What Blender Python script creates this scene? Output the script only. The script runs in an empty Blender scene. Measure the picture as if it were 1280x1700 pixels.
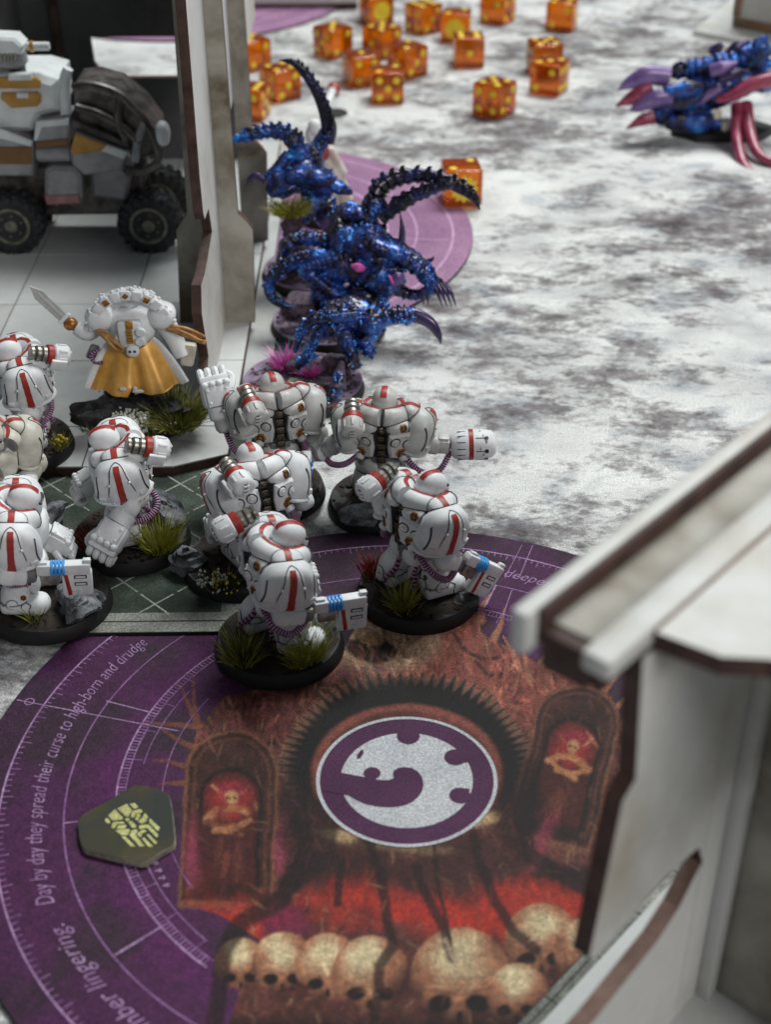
import bpy, bmesh, math, random
import numpy as np
from mathutils import Matrix, Vector

# ---------------------------------------------------------------- camera, light, exposure
scene = bpy.context.scene
MM = 0.001
FPX, PITCH, ROLL, CAMH = 2378.5, math.radians(34.226), math.radians(-0.267), 227.6
cd = bpy.data.cameras.new('camera'); cam = bpy.data.objects.new('camera', cd)
scene.collection.objects.link(cam); scene.camera = cam
cd.sensor_fit = 'VERTICAL'; cd.sensor_height = 36; cd.lens = FPX / 1700 * 36
cd.clip_start = 0.01; cd.clip_end = 20
cam.matrix_world = Matrix.Translation((0, 0, CAMH * MM)) @ Matrix.Rotation(math.pi / 2 - PITCH, 4, 'X') @ Matrix.Rotation(ROLL, 4, 'Z')
cd.dof.use_dof = True; cd.dof.focus_distance = 0.375; cd.dof.aperture_fstop = 18.0

w = bpy.data.worlds.new('World'); scene.world = w; w.use_nodes = True
w.node_tree.nodes['Background'].inputs[0].default_value = (0.80, 0.90, 1.0, 1)
w.node_tree.nodes['Background'].inputs[1].default_value = 0.10

def area_lamp(name, loc, target, sx, sy, watts, col):
    ld = bpy.data.lights.new(name, 'AREA'); ld.shape = 'RECTANGLE'; ld.size = sx; ld.size_y = sy
    ld.energy = watts; ld.color = col
    o = bpy.data.objects.new(name, ld); scene.collection.objects.link(o)
    o.location = loc
    o.rotation_euler = (Vector(target) - Vector(loc)).to_track_quat('-Z', 'Y').to_euler()
area_lamp('area_light', (0.45, 1.15, 1.55), (0.0, 0.42, 0), 1.0, 0.45, 35, (0.97, 1.0, 0.98))  # ceiling panel above the far side of the table
area_lamp('area_light', (0.95, -0.85, 0.95), (0.05, 0.25, 0), 0.8, 0.4, 13, (1.0, 0.97, 0.94))  # unseen fill lamp, set low to brighten the near ruin wall

vs = scene.view_settings
vs.view_transform = 'Standard'; vs.look = 'None'; vs.exposure = 0.0; vs.gamma = 1.0
try: vs.use_curve_mapping = False
except Exception: pass
scene.cycles.use_denoising = True
scene.cycles.max_bounces = 10; scene.cycles.transmission_bounces = 8

# ---------------------------------------------------------------- helpers: pixels to places
cP, sP, cR, sR = math.cos(PITCH), math.sin(PITCH), math.cos(ROLL), math.sin(ROLL)
def ray(px, py):
    x = (px - 640) / FPX; y = -(py - 850) / FPX
    x, y = cR * x - sR * y, sR * x + cR * y
    return np.array([x, cP + y * sP, -sP + y * cP])
CAM = np.array([0, 0, CAMH])
def gp(px, py, z=0.0):
    d = ray(px, py); return CAM + d * ((z - CAMH) / d[2])
def at(px, py, Y):
    d = ray(px, py); return CAM + d * (Y / d[1])
def proj(P):
    P = np.asarray(P, float); u = P[:, 0]; h = P[:, 2] - CAMH
    f = P[:, 1] * cP - h * sP; v = P[:, 1] * sP + h * cP
    x, y = u / f, v / f
    x, y = cR * x + sR * y, -sR * x + cR * y
    return 640 + FPX * x, 850 - FPX * y

# ---------------------------------------------------------------- helpers: noise
_rs = np.random.RandomState(7); _tab = _rs.rand(65536)
def _h(i, j, k): return _tab[(i * 73856093 ^ j * 19349663 ^ k * 83492791) & 65535]
def vnoise(p):
    p = np.asarray(p, float); i = np.floor(p).astype(np.int64); f = p - i; f = f * f * (3 - 2 * f)
    r = 0
    for a in (0, 1):
        for b in (0, 1):
            for c in (0, 1):
                wgt = (f[..., 0] if a else 1 - f[..., 0]) * (f[..., 1] if b else 1 - f[..., 1]) * (f[..., 2] if c else 1 - f[..., 2])
                r = r + wgt * _h(i[..., 0] + a, i[..., 1] + b, i[..., 2] + c)
    return r
def fbm(p, o=4):
    p = np.asarray(p, float); r = 0; a = .5; s = 0
    for k in range(o):
        r = r + a * vnoise(p * 2 ** k + 17.3 * k); s += a; a *= .5
    return r / s

# ---------------------------------------------------------------- helpers: shapes (mm)
def T(loc=(0, 0, 0), rot=(0, 0, 0), sc=1):
    sc = (sc,) * 3 if not hasattr(sc, '__len__') else sc
    m = np.eye(4)
    ax, ay, az = [math.radians(a) for a in rot]
    X = np.array([[1, 0, 0], [0, math.cos(ax), -math.sin(ax)], [0, math.sin(ax), math.cos(ax)]])
    Y = np.array([[math.cos(ay), 0, math.sin(ay)], [0, 1, 0], [-math.sin(ay), 0, math.cos(ay)]])
    Z = np.array([[math.cos(az), -math.sin(az), 0], [math.sin(az), math.cos(az), 0], [0, 0, 1]])
    m[:3, :3] = (Z @ Y @ X) * np.array(sc)[None, :]
    m[:3, 3] = loc
    return m
def aim(p, d, up=(0, 0, 1)):
    """frame at p whose local y points along d, z near up"""
    d = np.array(d, float); d /= np.linalg.norm(d); up = np.array(up, float)
    x = np.cross(d, up)
    if np.linalg.norm(x) < 1e-4: x = np.cross(d, (1, 0, 0))
    x /= np.linalg.norm(x); z = np.cross(x, d)
    m = np.eye(4); m[:3, 0] = x; m[:3, 1] = d; m[:3, 2] = z; m[:3, 3] = p
    return m
def unit(v): v = np.asarray(v, float); return v / np.linalg.norm(v)

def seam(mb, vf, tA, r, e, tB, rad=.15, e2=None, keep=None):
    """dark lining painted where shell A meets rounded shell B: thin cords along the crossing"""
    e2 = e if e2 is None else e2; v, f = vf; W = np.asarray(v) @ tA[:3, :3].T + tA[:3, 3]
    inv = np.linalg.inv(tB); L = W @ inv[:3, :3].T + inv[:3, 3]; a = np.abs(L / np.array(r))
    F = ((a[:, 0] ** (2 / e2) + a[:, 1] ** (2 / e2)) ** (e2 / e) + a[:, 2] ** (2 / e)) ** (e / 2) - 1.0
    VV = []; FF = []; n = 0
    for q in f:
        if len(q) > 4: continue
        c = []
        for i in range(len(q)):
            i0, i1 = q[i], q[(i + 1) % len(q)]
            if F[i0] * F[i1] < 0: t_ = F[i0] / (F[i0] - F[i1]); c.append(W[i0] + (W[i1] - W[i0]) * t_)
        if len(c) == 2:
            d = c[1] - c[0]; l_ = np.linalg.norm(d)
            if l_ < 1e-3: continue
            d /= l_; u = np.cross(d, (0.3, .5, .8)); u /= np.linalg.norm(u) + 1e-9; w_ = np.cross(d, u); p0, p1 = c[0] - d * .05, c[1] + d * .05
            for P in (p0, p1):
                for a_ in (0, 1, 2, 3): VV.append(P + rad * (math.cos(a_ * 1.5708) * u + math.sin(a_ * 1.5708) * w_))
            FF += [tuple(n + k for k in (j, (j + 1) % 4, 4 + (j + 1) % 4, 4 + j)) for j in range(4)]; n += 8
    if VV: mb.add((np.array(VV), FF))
def flare(vf, k=.022, k2=.016):
    v, f = vf; v = np.array(v); z = v[:, 2].copy(); v[:, 1] *= 1 - k * z; v[:, 0] *= 1 - k2 * z; return v, f
class MB:
    def __init__(s): s.V = []; s.F = []; s.M = []; s.n = 0
    def add(s, vf, t=None, m=0):
        v, f = vf; v = np.asarray(v, float)
        if t is not None: v = v @ t[:3, :3].T + t[:3, 3]
        s.V.append(v); n = s.n
        s.F += [tuple(i + n for i in q) for q in f]; s.M += [m] * len(f); s.n += len(v)
        return s
    def mesh(s, name, mats, ang=40):
        me = bpy.data.meshes.new(name)
        V = np.concatenate(s.V) * MM
        me.from_pydata(V.tolist(), [], s.F)
        for x in (mats if isinstance(mats, (list, tuple)) else [mats]): me.materials.append(x)
        if any(s.M): me.polygons.foreach_set('material_index', s.M)
        if ang > 0:
            me.polygons.foreach_set('use_smooth', [True] * len(s.F))
            if ang < 180: me.set_sharp_from_angle(angle=math.radians(ang))
        me.update()
        return me
    def build(s, name, mats, parent=None, ang=40, **kw):
        o = bpy.data.objects.new(name, s.mesh(name, mats, ang)); scene.collection.objects.link(o)
        if parent is not None: o.parent = parent
        for k, v in kw.items(): o[k] = v
        return o
def tag(o, label, cat, group=None):
    o['label'] = label; o['category'] = cat
    if group: o['group'] = group
    return o
def thing(name, label, cat, loc=(0, 0, 0), rz=0, group=None):
    o = bpy.data.objects.new(name, None); scene.collection.objects.link(o)
    o.empty_display_size = 0.005
    o.location = Vector(loc) * MM; o.rotation_euler = (0, 0, math.radians(rz))
    return tag(o, label, cat, group)

def supscale(d, r, e1, e2):
    a = np.abs(d / np.array(r))
    F = (a[:, 0] ** (2 / e2) + a[:, 1] ** (2 / e2)) ** (e2 / e1) + a[:, 2] ** (2 / e1)
    return d * (F ** (-e1 / 2))[:, None]
def sup(rx, ry, rz, nu=20, nv=12, e=1.0, e2=None, zmin=None):
    e2 = e if e2 is None else e2
    V = [(0, 0, 1)]
    for j in range(1, nv):
        t = math.pi * j / nv
        for i in range(nu):
            a = 2 * math.pi * i / nu; V.append((math.sin(t) * math.cos(a), math.sin(t) * math.sin(a), math.cos(t)))
    V.append((0, 0, -1)); F = []
    for i in range(nu): F.append((0, 1 + i, 1 + (i + 1) % nu))
    for j in range(nv - 2):
        for i in range(nu):
            a = 1 + j * nu; F.append((a + i, a + nu + i, a + nu + (i + 1) % nu, a + (i + 1) % nu))
    L = len(V) - 1; a = 1 + (nv - 2) * nu
    for i in range(nu): F.append((L, a + (i + 1) % nu, a + i))
    V = np.array(V) * np.array([rx, ry, rz]) ; V = supscale(V, (rx, ry, rz), e, e2)
    if zmin is not None: V[:, 2] = np.maximum(V[:, 2], zmin)
    return V, F
def band(rx, ry, rz, a0, a1, hw, n=14, e=1.0, e2=None, off=.09, axis='y', seed=0, zmin=None, s0=0):
    """painted stripe lying on a rounded shell: runs in the plane across `axis`"""
    e2 = e if e2 is None else e2; rnd = random.Random(seed); V = []; F = []
    for i in range(n + 1):
        a = math.radians(a0 + (a1 - a0) * i / n)
        j0, j1 = rnd.uniform(-.08, .08), rnd.uniform(-.08, .08)
        for k, s in enumerate((s0 - hw + j0 * (hw > .4), s0 - hw * .35, s0 + hw * .35, s0 + hw + j1 * (hw > .4))):
            if axis == 'y':
                d = np.array([rx * math.cos(a), 0, rz * math.sin(a)]); c = math.sqrt(max(0.01, 1 - (s / ry) ** 2)); d = d * c; d[1] = s
            else:
                d = np.array([0, ry * math.cos(a), rz * math.sin(a)]); c = math.sqrt(max(0.01, 1 - (s / rx) ** 2)); d = d * c; d[0] = s
            V.append(d)
    V = supscale(np.array(V), (rx, ry, rz), e, e2); L = np.linalg.norm(V, axis=1, keepdims=True); V = V * (1 + off / L)
    if zmin is not None: V[:, 2] = np.maximum(V[:, 2], zmin)
    for i in range(n):
        for k in range(3): F.append((i * 4 + k, i * 4 + k + 1, i * 4 + k + 5, i * 4 + k + 4))
    return V, F
_bx = {}
def rbox(sx, sy, sz, b=0.5, seg=2):
    k = (sx, sy, sz, b, seg)
    if k not in _bx:
        bm = bmesh.new(); bmesh.ops.create_cube(bm, size=1); bmesh.ops.scale(bm, vec=(sx, sy, sz), verts=bm.verts)
        if b > 0: bmesh.ops.bevel(bm, geom=bm.edges[:], offset=b, segments=seg, affect='EDGES', profile=.5)
        bm.verts.index_update()
        _bx[k] = (np.array([v.co[:] for v in bm.verts]), [tuple(v.index for v in f.verts) for f in bm.faces]); bm.free()
    return _bx[k]
def lathe(prof, n=20):
    V = []; F = []
    for r, z in prof:
        for i in range(n): a = 2 * math.pi * i / n; V.append((r * math.cos(a), r * math.sin(a), z))
    for j in range(len(prof) - 1):
        for i in range(n): F.append((j * n + i, j * n + (i + 1) % n, (j + 1) * n + (i + 1) % n, (j + 1) * n + i))
    F.append(tuple(range(n))[::-1]); F.append(tuple((len(prof) - 1) * n + i for i in range(n)))
    return np.array(V), F
def cyl(r, h, n=20, b=.3, r2=None):
    r2 = r if r2 is None else r2
    return lathe([(r - b, 0), (r, b), (r2, h - b), (r2 - b, h)], n)
TY = T(rot=(-90, 0, 0))       # z axis -> y axis
def cr(P, res):
    P = [np.array(p, float) for p in P]
    if len(P) == 2: return [P[0] + (P[1] - P[0]) * i / res for i in range(res + 1)]
    Q = [2 * P[0] - P[1]] + P + [2 * P[-1] - P[-2]]; out = []
    for i in range(1, len(Q) - 2):
        for k in range(res):
            t = k / res
            out.append(.5 * ((2 * Q[i]) + (-Q[i - 1] + Q[i + 1]) * t + (2 * Q[i - 1] - 5 * Q[i] + 4 * Q[i + 1] - Q[i + 2]) * t * t + (-Q[i - 1] + 3 * Q[i] - 3 * Q[i + 1] + Q[i + 2]) * t ** 3))
    out.append(Q[-2]); return out
def tube(P, rad, n=10, res=6, up=(0, 0, 1), arc=None, flat=1.0, ribs=0, ribamp=0.12, off=0, jag=0):
    C = cr(P, res); N = len(C)
    rad = rad if hasattr(rad, '__len__') else [rad] * len(P)
    R = np.interp(np.linspace(0, len(rad) - 1, N), range(len(rad)), rad) + off
    C = np.array(C)
    if ribs:
        t = np.linspace(0, 1, N); ph = (t * ribs) % 1
        R = R * (1 + ribamp * (1 - 2 * ph)) if jag else R * (1 + ribamp * np.cos(2 * np.pi * t * ribs))
    tan = np.gradient(C, axis=0); tan /= np.linalg.norm(tan, axis=1, keepdims=True) + 1e-9
    nrm = np.array(up, float); nrm = nrm - tan[0] * (nrm @ tan[0])
    if np.linalg.norm(nrm) < .05: nrm = np.array([1., 0, 0]); nrm -= tan[0] * (nrm @ tan[0])
    nrm /= np.linalg.norm(nrm); V = []; F = []
    k = n if arc is None else n + 1
    for i in range(N):
        nrm = nrm - tan[i] * (nrm @ tan[i]); nrm /= np.linalg.norm(nrm) + 1e-9
        b = np.cross(tan[i], nrm)
        for j in range(k):
            a = 2 * math.pi * j / n if arc is None else math.radians(arc[0] + (arc[1] - arc[0]) * j / n)
            V.append(C[i] + R[i] * (math.cos(a) * nrm + math.sin(a) * b * flat))
    for i in range(N - 1):
        for j in range(n):
            j2 = (j + 1) % n if arc is None else j + 1
            F.append((i * k + j, i * k + j2, (i + 1) * k + j2, (i + 1) * k + j))
    if arc is None:
        F.append(tuple(range(n))[::-1]); F.append(tuple((N - 1) * n + i for i in range(n)))
    return np.array(V), F
def hose(mb, P, r, ribs, res=None, n=9, m0=0, m1=1):
    """corrugated hose: bright ribs (m0), dark grooves (m1)"""
    N = ribs * 4; C = np.array(cr(P, max(4, N // max(1, len(P) - 1) + 1)))
    L = np.r_[0, np.cumsum(np.linalg.norm(np.diff(C, axis=0), axis=1))]
    s = np.linspace(0, L[-1], N + 1); C = np.stack([np.interp(s, L, C[:, k]) for k in range(3)], 1)
    R = np.array([(r, r * 1.06, r, r * .74)[i % 4] for i in range(N + 1)])
    tan = np.gradient(C, axis=0); tan /= np.linalg.norm(tan, axis=1, keepdims=True)
    nrm = np.array([.3, .2, 1.]); V = []; F = []; M = []
    for i in range(N + 1):
        nrm = nrm - tan[i] * (nrm @ tan[i]); nrm /= np.linalg.norm(nrm); b = np.cross(tan[i], nrm)
        for j in range(n):
            a = 2 * math.pi * j / n; V.append(C[i] + R[i] * (math.cos(a) * nrm + math.sin(a) * b))
    base = mb.n
    mb.V.append(np.array(V)); mb.n += len(V)
    for i in range(N):
        for j in range(n):
            mb.F.append(tuple(base + q for q in (i * n + j, i * n + (j + 1) % n, (i + 1) * n + (j + 1) % n, (i + 1) * n + j)))
            mb.M.append(m1 if i % 4 >= 2 else m0)
    return mb
def prism(poly, z0, z1, b=0.0):
    n = len(poly); P = np.array(poly, float)
    if sum(P[i][0] * P[(i + 1) % n][1] - P[(i + 1) % n][0] * P[i][1] for i in range(n)) < 0: P = P[::-1]
    rings = [(0, z0), (0, z1)]
    if b:
        e = np.roll(P, -1, 0) - P; e /= np.linalg.norm(e, axis=1, keepdims=True); nn = np.stack([-e[:, 1], e[:, 0]], 1)
        m = nn + np.roll(nn, 1, 0); m /= np.linalg.norm(m, axis=1, keepdims=True) ** 2 / 2 + 1e-6
        I = P + m * b
        V = [np.c_[I, [z0] * n], np.c_[P, [z0 + b] * n], np.c_[P, [z1 - b] * n], np.c_[I, [z1] * n]]
    else: V = [np.c_[P, [z0] * n], np.c_[P, [z1] * n]]
    F = [tuple(range(n))[::-1], tuple((len(V) - 1) * n + i for i in range(n))]
    for j in range(len(V) - 1):
        for i in range(n): F.append((j * n + i, j * n + (i + 1) % n, (j + 1) * n + (i + 1) % n, (j + 1) * n + i))
    return np.concatenate(V), F
def rock(rx, ry, rz, seed, amp=.18, planes=14, layers=0, nu=26, nv=16):
    V, F = sup(1, 1, 1, nu, nv); r = np.random.RandomState(abs(int(seed)) % 100000)
    for _ in range(planes):
        d = unit(r.randn(3)); h = r.uniform(.55, .9); s = V @ d; V = np.where((s > h)[:, None], V - d * (s - h)[:, None], V)
    V = V * (1 + amp * (fbm(V * 2.2 + seed * 3.1, 4) - .5)[:, None] * 2)
    if layers:
        z = V[:, 2]; q = np.round(z * layers) / layers
        V[:, 2] = q * .7 + z * .3; V[:, :2] *= (1 + .16 * (vnoise(np.c_[q * 9, q * 0, q * 0 + seed]) - .5) * 2)[:, None]
    return V * np.array([rx, ry, rz]), F
def ico(r, n=1):
    return sup(r, r, r, 8, 5)
def poly_sheet(P3):
    P3 = np.array(P3); return P3, [tuple(range(len(P3)))]

# ---------------------------------------------------------------- materials
def lin(c):
    return tuple(((x / 255) / 12.92 if x / 255 <= .04045 else ((x / 255 + .055) / 1.055) ** 2.4) for x in c)
class NT:
    def __init__(s, name):
        s.m = bpy.data.materials.new(name); s.m.use_nodes = True; s.t = s.m.node_tree; s.b = s.t.nodes['Principled BSDF']
        s.co = None
    def n(s, typ, **kw):
        x = s.t.nodes.new(typ)
        for k, v in kw.items(): setattr(x, k, v)
        return x
    def l(s, a, b): s.t.links.new(a, b)
    def coord(s):
        if s.co is None: s.co = s.n('ShaderNodeTexCoord').outputs['Object']
        return s.co
    def noise(s, scale, detail=4, rough=.55, dist=0, vec=None):
        x = s.n('ShaderNodeTexNoise'); x.inputs['Scale'].default_value = scale * 1000; x.inputs['Detail'].default_value = detail
        x.inputs['Roughness'].default_value = rough; x.inputs['Distortion'].default_value = dist
        s.l(vec if vec is not None else s.coord(), x.inputs['Vector']); return x.outputs['Fac']
    def ramp(s, fac, stops, interp='LINEAR'):
        x = s.n('ShaderNodeValToRGB'); x.color_ramp.interpolation = interp; e = x.color_ramp.elements
        while len(e) < len(stops): e.new(.5)
        for q, (p, c) in zip(e, stops): q.position = p; q.color = (*c, 1) if len(c) == 3 else c
        s.l(fac, x.inputs['Fac']); return x.outputs['Color']
    def mix(s, fac, a, b, mode='MIX'):
        x = s.n('ShaderNodeMix', data_type='RGBA', blend_type=mode)
        for v, i in ((fac, 0), (a, 6), (b, 7)):
            if hasattr(v, 'is_linked') or hasattr(v, 'links'): s.l(v, x.inputs[i])
            else: x.inputs[i].default_value = v if i == 0 else (*v, 1)
        return x.outputs[2]
    def bump(s, h, strength=.3, dist=.1):
        x = s.n('ShaderNodeBump'); x.inputs['Strength'].default_value = strength; x.inputs['Distance'].default_value = dist * MM
        s.l(h, x.inputs['Height']); s.l(x.outputs['Normal'], s.b.inputs['Normal']); return x
    def set(s, **kw):
        for k, v in kw.items():
            i = s.b.inputs[k.replace('_', ' ')]
            if hasattr(v, 'links'): s.l(v, i)
            else: i.default_value = v
        return s
G3 = lambda v: (v, v, v)
def paint(name, c1, c2, scale=.35, rough=.5, metal=0.0, bump=(1.5, .15, .08), spread=(.35, .65), coat=0, detail=5):
    t = NT(name); f = t.noise(scale, detail, .6)
    t.set(Base_Color=t.ramp(f, [(spread[0], c1), (spread[1], c2)]), Roughness=rough, Metallic=metal)
    if coat: t.set(Coat_Weight=coat, Coat_Roughness=.2)
    if bump: t.bump(t.noise(bump[0], 4), bump[1], bump[2])
    return t.m
M = {}
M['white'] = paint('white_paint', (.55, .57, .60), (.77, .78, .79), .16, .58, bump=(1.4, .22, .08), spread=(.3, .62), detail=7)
M['ash'] = paint('shaded_white_blade_grey', (.38, .385, .375), (.53, .53, .515), .25, .45)  # greyer white putting two troopers' shading into the colour; also the blade grey
M['bone'] = paint('bone_paint', (.44, .42, .36), (.62, .60, .53), .3, .5)
M['grey'] = paint('grey_undersuit', (.10, .105, .12), (.22, .225, .24), .4, .55)
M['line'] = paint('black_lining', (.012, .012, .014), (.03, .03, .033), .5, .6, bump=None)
M['red'] = paint('red_stripe_paint', (.27, .016, .012), (.36, .03, .022), .5, .45, bump=(1.5, .1, .05))
M['steel'] = paint('weathered_steel', (.20, .19, .165), (.42, .40, .36), .6, .38, .75)
M['gunmetal'] = paint('brown_gunmetal', (.035, .028, .02), (.12, .10, .075), .7, .42, .6)
M['orange'] = paint('copper_rune_paint', (.20, .07, .012), (.46, .20, .045), .9, .38, .45)
M['gold'] = paint('gold_paint', (.42, .20, .03), (.62, .34, .07), .6, .35, .5)
M['cape'] = paint('ochre_cape_paint', (.52, .25, .035), (.78, .43, .11), .12, .42, .25, bump=(.5, .25, .2))
M['tassel'] = paint('tan_cord_paint', (.28, .13, .035), (.52, .27, .09), .6, .5)
M['pinkhose'] = paint('mauve_hose_paint', (.33, .16, .30), (.50, .30, .46), .3, .45, bump=None)
M['darkhose'] = paint('dark_hose_groove', (.03, .01, .03), (.06, .02, .055), .5, .6, bump=None)
M['blue'] = paint('bright_blue_coil', (.02, .22, .62), (.08, .40, .80), .5, .35, bump=None)
M['blackrim'] = paint('black_base_rim', (.004, .004, .0045), (.010, .0095, .0095), .3, .6, bump=(1, .1, .05))
M['earth'] = paint('brown_earth', (.004, .003, .002), (.034, .019, .011), .35, .85, bump=(1.1, .7, .5), spread=(.3, .75))
M['slate'] = paint('drybrushed_slate', (.018, .02, .024), (.27, .285, .31), .22, .6, bump=(.9, .8, .5), spread=(.38, .72), detail=8)
M['darkrock'] = paint('dark_rock', (.006, .006, .007), (.05, .05, .055), .3, .55, bump=(.8, .7, .5), spread=(.4, .75))
M['tanrock'] = paint('tan_stone', (.08, .07, .05), (.34, .31, .24), .3, .75, bump=(.9, .7, .4))
M['grass1'] = paint('dark_green_blade', (.045, .06, .008), (.11, .13, .02), .3, .6, bump=None)
M['grass2'] = paint('yellow_green_blade', (.20, .22, .02), (.36, .36, .05), .3, .6, bump=None)
M['grass3'] = paint('straw_blade', (.16, .12, .04), (.28, .22, .09), .3, .6, bump=None)
M['petal'] = paint('white_petals', (.55, .56, .48), (.75, .76, .70), .5, .7, bump=None)
M['yellowpetal'] = paint('yellow_petals', (.45, .33, .01), (.65, .5, .04), .5, .7, bump=None)
M['redleaf'] = paint('red_foliage', (.16, .012, .01), (.38, .04, .03), .5, .7, bump=None)

def chitin(name, dark, mid, bright):
    t = NT(name); f = t.noise(.16, 5, .6); g = t.noise(1.0, 3, .5)
    c = t.ramp(f, [(.43, dark), (.57, mid), (.74, bright)])
    t.set(Base_Color=c, Metallic=.5, Roughness=.22, Coat_Weight=.5, Coat_Roughness=.12)
    v = t.n('ShaderNodeTexVoronoi'); v.inputs['Scale'].default_value = 700; t.l(t.coord(), v.inputs['Vector'])
    mx = t.n('ShaderNodeMath', operation='ADD'); t.l(v.outputs['Distance'], mx.inputs[0]); t.l(g, mx.inputs[1])
    b = t.bump(mx.outputs[0], .75, .55); b.invert = True
    return t.m
M['chitin'] = chitin('metallic_blue_chitin', (.008, .005, .028), (.013, .06, .31), (.04, .32, .84))
M['chitinhi'] = paint('drybrushed_blue', (.02, .12, .42), (.06, .33, .80), .3, .22, .6, bump=None, coat=.5)
M['chitin2'] = chitin('deep_blue_chitin', (.004, .004, .012), (.014, .012, .06), (.02, .06, .30))
M['claw'] = paint('indigo_claw', (.022, .012, .06), (.055, .03, .12), .12, .3, .2, bump=(.6, .2, .15), coat=.4)
M['violet'] = paint('violet_claw', (.10, .055, .20), (.24, .14, .36), .1, .32, .1, bump=(.5, .2, .2), coat=.4)
M['flesh'] = paint('crimson_flesh', (.19, .012, .045), (.38, .06, .12), .25, .35, bump=(.8, .5, .4), coat=.4)
M['pink'] = paint('magenta_paint', (.55, .05, .33), (.75, .16, .5), .3, .4, bump=None, coat=.3)
M['teal'] = paint('teal_blade', (.01, .08, .16), (.03, .18, .30), .3, .5, bump=None)
M['purplebase'] = paint('purple_grit', (.02, .012, .02), (.16, .10, .16), .55, .7, bump=(.8, .8, .6), spread=(.38, .74), detail=8)
M['rimpurple'] = paint('purple_base_rim', (.12, .08, .14), (.26, .20, .29), .2, .5)
M['ivory'] = paint('ivory_paint', (.46, .40, .33), (.70, .66, .60), .3, .5)
M['redball'] = paint('red_bulb', (.25, .02, .015), (.38, .05, .03), .3, .3, bump=None, coat=.4)
M['rubber'] = paint('tyre_rubber', (.012, .013, .015), (.035, .036, .04), .3, .7, bump=(.6, .4, .3))
M['rim'] = paint('grimy_rim', (.10, .095, .075), (.26, .25, .20), .4, .45, .5)
M['vwhite'] = paint('vehicle_white', (.60, .64, .65), (.78, .81, .82), .12, .4)
M['vgrey'] = paint('vehicle_grey', (.24, .24, .255), (.36, .36, .375), .15, .45)
M['vdark'] = paint('vehicle_dark_metal', (.03, .027, .025), (.17, .15, .14), .2, .42, .3, bump=(.4, .4, .3))
M['vyellow'] = paint('vehicle_ochre', (.38, .18, .025), (.52, .28, .05), .15, .45)
M['vbrown'] = paint('vehicle_brown', (.14, .065, .015), (.20, .10, .03), .15, .5)
M['vpink'] = paint('mauve_lamp', (.25, .10, .11), (.40, .2, .2), .3, .35)

# mdf: sprayed white faces with smoke stains; scorched brown cut edges
def mdf(name, base, stain, amount, scale=.03, rough=.55):
    t = NT(name); f = t.noise(scale, 5, .6, .3); g = t.noise(.25, 4, .6)
    c = t.ramp(f, [(amount - .16, base), (amount, tuple(.55 * a + .45 * b for a, b in zip(base, stain))), (amount + .14, stain)])
    c = t.mix(.12, c, t.ramp(g, [(.3, G3(.3)), (.7, G3(.9))]), 'MULTIPLY')
    t.set(Base_Color=c, Roughness=rough); t.bump(t.noise(1.5, 4), .12, .08); return t.m
M['mdfwhite'] = mdf('sprayed_mdf', (.62, .625, .61), (.38, .32, .23), .63)
M['mdfgrunge'] = mdf('stained_mdf', (.46, .44, .39), (.13, .10, .06), .50, .035)
M['mdfdark'] = mdf('dark_grey_mdf', (.085, .088, .09), (.035, .033, .03), .55)  # dark grey board of the back and inner walls
M['mdfedge'] = paint('scorched_mdf_edge', (.028, .011, .008), (.085, .042, .034), .15, .7, bump=(1, .3, .2))
M['mdfrose'] = paint('bare_mdf_edge', (.15, .09, .07), (.26, .165, .135), .12, .75, bump=(1, .3, .2))
M['floortile'] = mdf('pale_floor_tile', (.55, .565, .56), (.40, .38, .33), .72, .02)
M['floortile2'] = mdf('pale_floor_tile_worn', (.50, .515, .515), (.36, .33, .28), .66, .03)

def cloth(t, col, wv=2.6):
    """woven mat: fine speckle and thread relief over a printed colour"""
    sp = t.noise(wv, 2, .5); sp2 = t.noise(.9, 2, .6)
    c = t.mix(.55, col, t.ramp(sp, [(.38, G3(.40)), (.64, G3(1.45))]), 'MULTIPLY')
    c = t.mix(.25, c, t.ramp(sp2, [(.3, G3(.7)), (.7, G3(1.15))]), 'MULTIPLY')
    t.set(Base_Color=c, Roughness=.62, Specular_IOR_Level=.2)
    t.bump(sp, .5, .2)
# table mat: printed pale stone with dark drifts
t = NT('stone_print_mat')
mp = t.n('ShaderNodeMapping'); t.l(t.coord(), mp.inputs['Vector']); mp.inputs['Scale'].default_value = (.8, 1.15, 1)
vec = mp.outputs['Vector']; mp.inputs['Rotation'].default_value = (0, 0, .25)
n1 = t.noise(.011, 3, .5, .2, vec); n2 = t.noise(.055, 10, .72, .2, vec); n3 = t.noise(.03, 5, .6, .4, vec); n4 = t.noise(.3, 6, .7, .2, vec)
def madd(a, k, b):
    x = t.n('ShaderNodeMath', operation='MULTIPLY_ADD'); t.l(a, x.inputs[0]); x.inputs[1].default_value = k
    if hasattr(b, 'links'): t.l(b, x.inputs[2])
    else: x.inputs[2].default_value = b
    return x.outputs[0]
drift = madd(n1, .62, madd(n2, 1.0, madd(n4, .42, -.50)))
base = t.ramp(n3, [(.32, (.42, .425, .425)), (.46, (.60, .605, .60)), (.62, (.75, .755, .745))])
blue = t.ramp(t.noise(.045, 5, .6, .5, vec), [(.53, G3(0)), (.68, G3(.72))])
c = t.mix(blue, base, (.27, .31, .36))
dk = t.ramp(drift, [(.47, G3(0)), (.53, G3(.30)), (.59, G3(.70)), (.70, G3(.97))])
c = t.mix(dk, c, t.ramp(t.noise(.12, 6, .65, .2, vec), [(.38, (.05, .042, .046)), (.52, (.12, .098, .105)), (.66, (.20, .185, .195))]))
cloth(t, c); M['mat'] = t.m
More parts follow.
